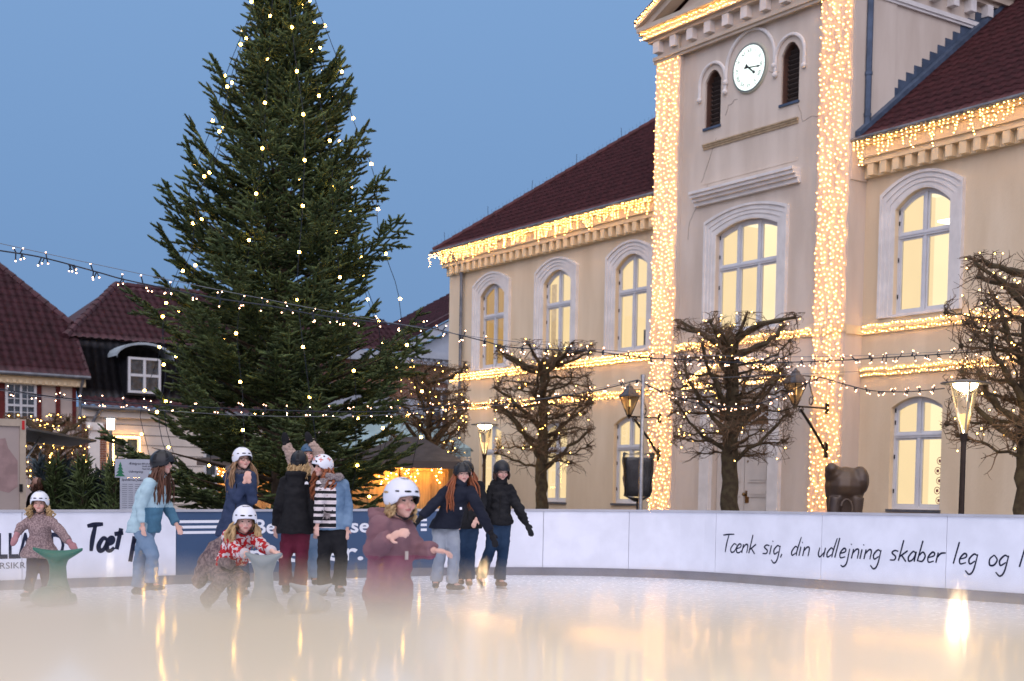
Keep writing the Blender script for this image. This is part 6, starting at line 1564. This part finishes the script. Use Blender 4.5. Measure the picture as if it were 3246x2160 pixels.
# 5 back view
r5, d5 = person('teenager seen from behind in black hooded jacket, maroon trousers and ridged helmet', 17.0,
 dict(head=(949, 1466), shL=(908, 1528), shR=(977, 1528), elL=(886, 1600), haL=(876, 1672), elR=(996, 1600), haR=(1000, 1674), hipL=(920, 1690), hipR=(956, 1690), knL=(903, 1772), knR=(957, 1772), anL=(907, 1856), anR=(951, 1856), hem=(936, 1692)), 180,
 dict(k=1.03, seed=6, hk=1.02, jacket=C_blk, trousers=C_mar, hemw=.225, bulk=1.2, sleeve=.074, hood=True, helmet='bike', hm=M_hblack, hair=dict(m=H_blond, len=.17, n=60, front=.1, curl=.5, spread=.5), handL=dict(curl=.7), handR=dict(curl=.7), flare=.090, knee=.076, footL=200, footR=160, cuff=.015))
g = MB(); c = d5['P']('shR')+Vector((.0, -.155, -.02)); g.add([c+Vector((-.02, 0, -.012)), c+Vector((.025, 0, -.012)), c+Vector((.025, 0, .01)), c+Vector((.005, 0, .025)), c+Vector((-.02, 0, .012))], [(0, 1, 2, 3, 4)]); g.build('chest_badge', M_ltr, r5)
# 6 arms up
person('teenager in beige teddy jacket and blue helmet raising both arms in black mittens', 18.0,
 dict(head=(978, 1440), shL=(938, 1490), shR=(1012, 1490), elL=(922, 1440, -.05), haL=(905, 1408, -.05), elR=(1010, 1436, -.05), haR=(984, 1405, -.05), hipL=(962, 1650), hipR=(994, 1650), knL=(962, 1740), knR=(996, 1740), anL=(960, 1832), anR=(998, 1832), hem=(978, 1660)), 8,
 dict(k=1.0, seed=7, jacket=C_teddy, trousers=C_jean, hemw=.21, bulk=1.1, sleeve=.075, mitten=True, gloves=C_blk, helmet='plain', hm=mat('helmet_blue', (.035, .085, .15), .35), hair=dict(m=H_fair, len=.30, n=60, front=.6, spread=.5), handL=dict(dir=(-.1, 0, 1)), handR=dict(dir=(-.35, 0, 1)), flare=.09, wr=(.016, 22), zip=False))
# 7 crosses helmet
def j7(h, f, l, cn):
    front = (f > .07)
    return np.where(front & (h > .05), np.where(((h*7.0) % 1.0) < .5, 1, 2), 0)
r7, d7 = person('curly haired girl in white helmet with red crosses, denim jacket and striped top', 16.7,
 dict(head=(1022, 1481), shL=(1020, 1536, -.12), shR=(1088, 1536, .05), elL=(1012, 1600, -.2), haL=(1006, 1664, -.22), elR=(1104, 1606, .02), haR=(1100, 1676, -.02), hipL=(1034, 1690), hipR=(1072, 1690), knL=(1026, 1774), knR=(1082, 1774), anL=(1026, 1856), anR=(1074, 1856), hem=(1052, 1680)), -28,
 dict(k=1.0, seed=8, hk=1.1, head=(-55, -2, 0), jacket=[C_den, C_wht, C_blk], jidx=j7, trousers=C_blk, hemw=.20, bulk=1.05, sleeve=.066, helmet='plain', hm=M_hwhite, hx='cross', hair=dict(m=H_red, len=.40, n=90, front=.22, curl=1.3, spread=.6), footL=-20, footR=30, flare=.095, knee=.08, zip=False, cuff=.02))
q = MB(); s_ = d7['shc']; F7 = d7['bf'][1]; q.tube([s_+Vector((0, 0, .09))+Vector((.095*cos(a), .095*sin(a), .012*sin(2*a))) for a in np.linspace(0, 2*pi, 15)], .042, 10); q.tube([s_+F7*.12+Vector((-.03, 0, .06)), s_+F7*.15+Vector((-.06, 0, -.12)), s_+F7*.15+Vector((-.05, -.02, -.36))], [.05, .055, .05], 10)
for i in range(14): a = s_+F7*.15+Vector((-.09+.012*i, -.02, -.34)); q.tube([a, a+Vector((random.uniform(-.01, .01), 0, -.09))], .006, 4)
metamesh('scarf', q, .010, C_scarf, r7, True, 2, wr=(.014, 24))
# 8 child in front
r8, d8 = person('child in front with white helmet and mauve hooded softshell suit, left hand raised', 8.4,
 dict(head=(1273, 1588), shL=(1203, 1668, -.10), shR=(1278, 1672, .10), elL=(1186, 1748, -.16), haL=(1232, 1706, -.28), elR=(1322, 1742, .05), haR=(1370, 1744, -.04), hipL=(1205, 1900), hipR=(1260, 1900), knL=(1205, 2020), knR=(1262, 2020), anL=(1205, 2140), anR=(1262, 2140), hem=(1230, 1905)), 42,
 dict(k=.90, seed=9, hk=1.12, head=(40, -2, 0), jacket=[C_pur, C_pur2], jname='softshell_suit', jidx=lambda h, f, l, cn: np.where(h > .62, 1, 0), trousers=C_pur, hemw=.185, bulk=1.05, sleeve=.071, hood=True, zip=False, cuff=-.01, helmet='skate', hm=M_hwhite, hair=dict(m=H_blond, len=.10, n=50, front=.0, curl=.6, spread=.25), handL=dict(dir=(.75, -.35, .35), up=(-.1, -.7, .8), curl=1.0, side=-1), handR=dict(dir=(1, -.2, -.1), up=(0, 0, 1), curl=.9), handk=1.0, flare=.085, vox=.0055, wr=(.014, 10)))
q = MB(); c = d8['shc']+d8['bf'][1]*.155+Vector((0, 0, -.17)); q.obox(c, (.022, .006, .05), fmat(d8['bf'])); q.build('zip_tab', mat('tab_beige', (.5, .42, .36), .6), r8)
# 9 leaning girl with red hair
r9, d9 = person('girl with long red hair leaning forward in black pullover and grey jeans, arms spread', 16.9,
 dict(head=(1465, 1502), shL=(1420, 1556), shR=(1492, 1560), elL=(1370, 1604, -.05), haL=(1334, 1642, -.1), elR=(1528, 1632, -.1), haR=(1556, 1690, -.18), hipL=(1394, 1678, .22), hipR=(1428, 1678, .22), knL=(1396, 1752, .0), knR=(1440, 1756, .0), anL=(1382, 1842, .05), anR=(1434, 1848, .05), hem=(1408, 1676, .18)), 22,
 dict(k=1.0, seed=10, hk=1.02, head=(22, -4, 0), jacket=C_blk2, jname='pullover', trousers=C_gjean, hemw=.20, bulk=1.12, sleeve=.07, helmet='bike', hm=M_hblack, hair=dict(m=H_red, len=.42, n=80, front=.62, spread=.75, curl=.35), gloves=C_blk, handL=dict(dir=(-.6, -.2, -.7), curl=.35), handR=dict(dir=(.4, -.2, -.9), curl=.4), footL=0, footR=70, flare=.082, knee=.072, zip=False, cuff=.02, collar=True))
g = MB(); c = d9['shc'].lerp(d9['P']('hem'), .45)+Vector((.11, -.16, .0)); g.box(c.x-.014, c.x+.014, c.y-.004, c.y, c.z-.016, c.z+.016); g.build('chest_patch', M_ltr, r9)
# 10 behind
person('teenager in black jacket and dark jeans mostly hidden behind the red haired girl', 18.0,
 dict(head=(1478, 1494), shL=(1456, 1540), shR=(1520, 1542), elL=(1448, 1600), haL=(1450, 1650, -.1), elR=(1530, 1600), haR=(1510, 1646, -.15), hipL=(1466, 1670), hipR=(1496, 1670), knL=(1468, 1745), knR=(1490, 1745), anL=(1460, 1832, .1), anR=(1486, 1836), hem=(1482, 1676)), 10,
 dict(k=.98, seed=11, hk=1.0, jacket=C_blk, trousers=C_djean, hemw=.20, bulk=1.1, sleeve=.066, helmet='plain', hm=M_hblack, hair=dict(m=H_red, len=.3, n=40, front=.4), flare=.085, boot=mat('brown_skate', (.10, .05, .025), .5)))
# 11 boy in black puffer
person('tall teenager in round black helmet, black puffer jacket and dark jeans, looking down', 18.2,
 dict(head=(1590, 1494), shL=(1562, 1552), shR=(1614, 1552), elL=(1548, 1610), haL=(1553, 1660, -.05), elR=(1644, 1612, -.03), haR=(1668, 1660, -.08), hipL=(1570, 1664), hipR=(1596, 1664), knL=(1554, 1744, -.05), knR=(1594, 1744), anL=(1524, 1826, .1), anR=(1584, 1838), hem=(1582, 1664)), 18,
 dict(k=1.0, seed=12, hk=1.04, head=(22, -16, 0), jacket=C_blk, trousers=C_djean, hemw=.185, bulk=1.1, sleeve=.068, collar=True, hood=True, helmet='plain', hm=M_hblack, hair=dict(m=H_dark, len=.08, n=40, front=0), gloves=C_blk, handL=dict(curl=.6), handR=dict(curl=.3), footL=25, footR=35, fpitchL=-25, flare=.085, boot=mat('brown_skate', (.10, .05, .025), .5), cuff=.0, wr=(.022, 11)))
# 12 bystander by the trailer
person('bystander with brown hair and black coat in profile beside the sales trailer', 22.5,
 dict(head=(116, 1536), shL=(108, 1572, -.15), shR=(122, 1572, .15), elL=(104, 1625, -.2), haL=(100, 1670, -.2), elR=(126, 1625, .2), haR=(120, 1670, .2), hipL=(110, 1690, -.1), hipR=(120, 1690, .1), knL=(110, 1760, -.1), knR=(120, 1760, .1), anL=(110, 1830, -.1), anR=(120, 1830, .1), hem=(115, 1700)), -75,
 dict(k=1.0, seed=13, jacket=C_blk, trousers=C_djean, hemw=.2, bulk=1.2, ice=False, hair=dict(m=H_brown, len=.08, n=40, front=.0), zip=False))

# ---- skating aids
def aid(label, m, px, Y, ytop, w, lean):
    top = at(px, ytop, Y); gz = ice_z(top.x); H = top.z-gz; root = thing('skating_aid', label, 'skating aid', (top.x, Y, gz), 0, 'whale tail skating aids'); q = MB()
    # tail flukes
    n = 15
    rings = []
    for i in range(n):
        t = -1+2*i/(n-1); x = t*w/2; z = H-.07*(1-abs(t)**1.4)+.0; th = .048*(1-abs(t)**2.2)+.022; dz = .085*(1-abs(t))+.022
        rings.append([Vector((x, th*cos(a), z-dz*.35+dz*sin(a)*.8)) for a in np.linspace(0, 2*pi, 13)[:-1]])
    q.loft(rings)
    prof = [(H-.10, .13, .055, 0), (H-.2, .095, .05, .01), (H-.34, .10, .06, .03), (H-.5, .15, .11, .02), (.12, .21, .20, -.10), (.05, .24, .30, -.2), (.01, .20, .26, -.2)]
    q.loft([[Vector((a*cos(x), b_*sin(x)+lean*o, z)) for x in np.linspace(0, 2*pi, 21)[:-1]] for z, a, b_, o in prof])
    q.ball((0, -.5*lean, .10), (.20, .34, .12)); q.ball((0, -.8*lean, .05), (.05, .09, .05))
    metamesh('body', q, .012, m, root, False, 5)
    g = MB(); g.box(-.16, -.13, -.6, .2, 0, .02); g.box(.13, .16, -.6, .2, 0, .02); g.build('runner', M_steel, root, world=False)
aid('green whale-tail skating aid held by the small girl at the left', mat('green_plastic', (.012, .115, .075), .35, .08, 2), 183, 15.3, 1738, .56, .5)
aid('grey whale-tail skating aid under the hands of the crouching girl', mat('grey_green_plastic', (.20, .23, .23), .35, .08, 2), 836, 13.7, 1752, .38, .6)
aid('grey whale-tail skating aid low on the ice before the teenager in maroon trousers', mat('grey_plastic', (.30, .32, .33), .35, .08, 2), 985, 14.6, 1850, .46, .6)
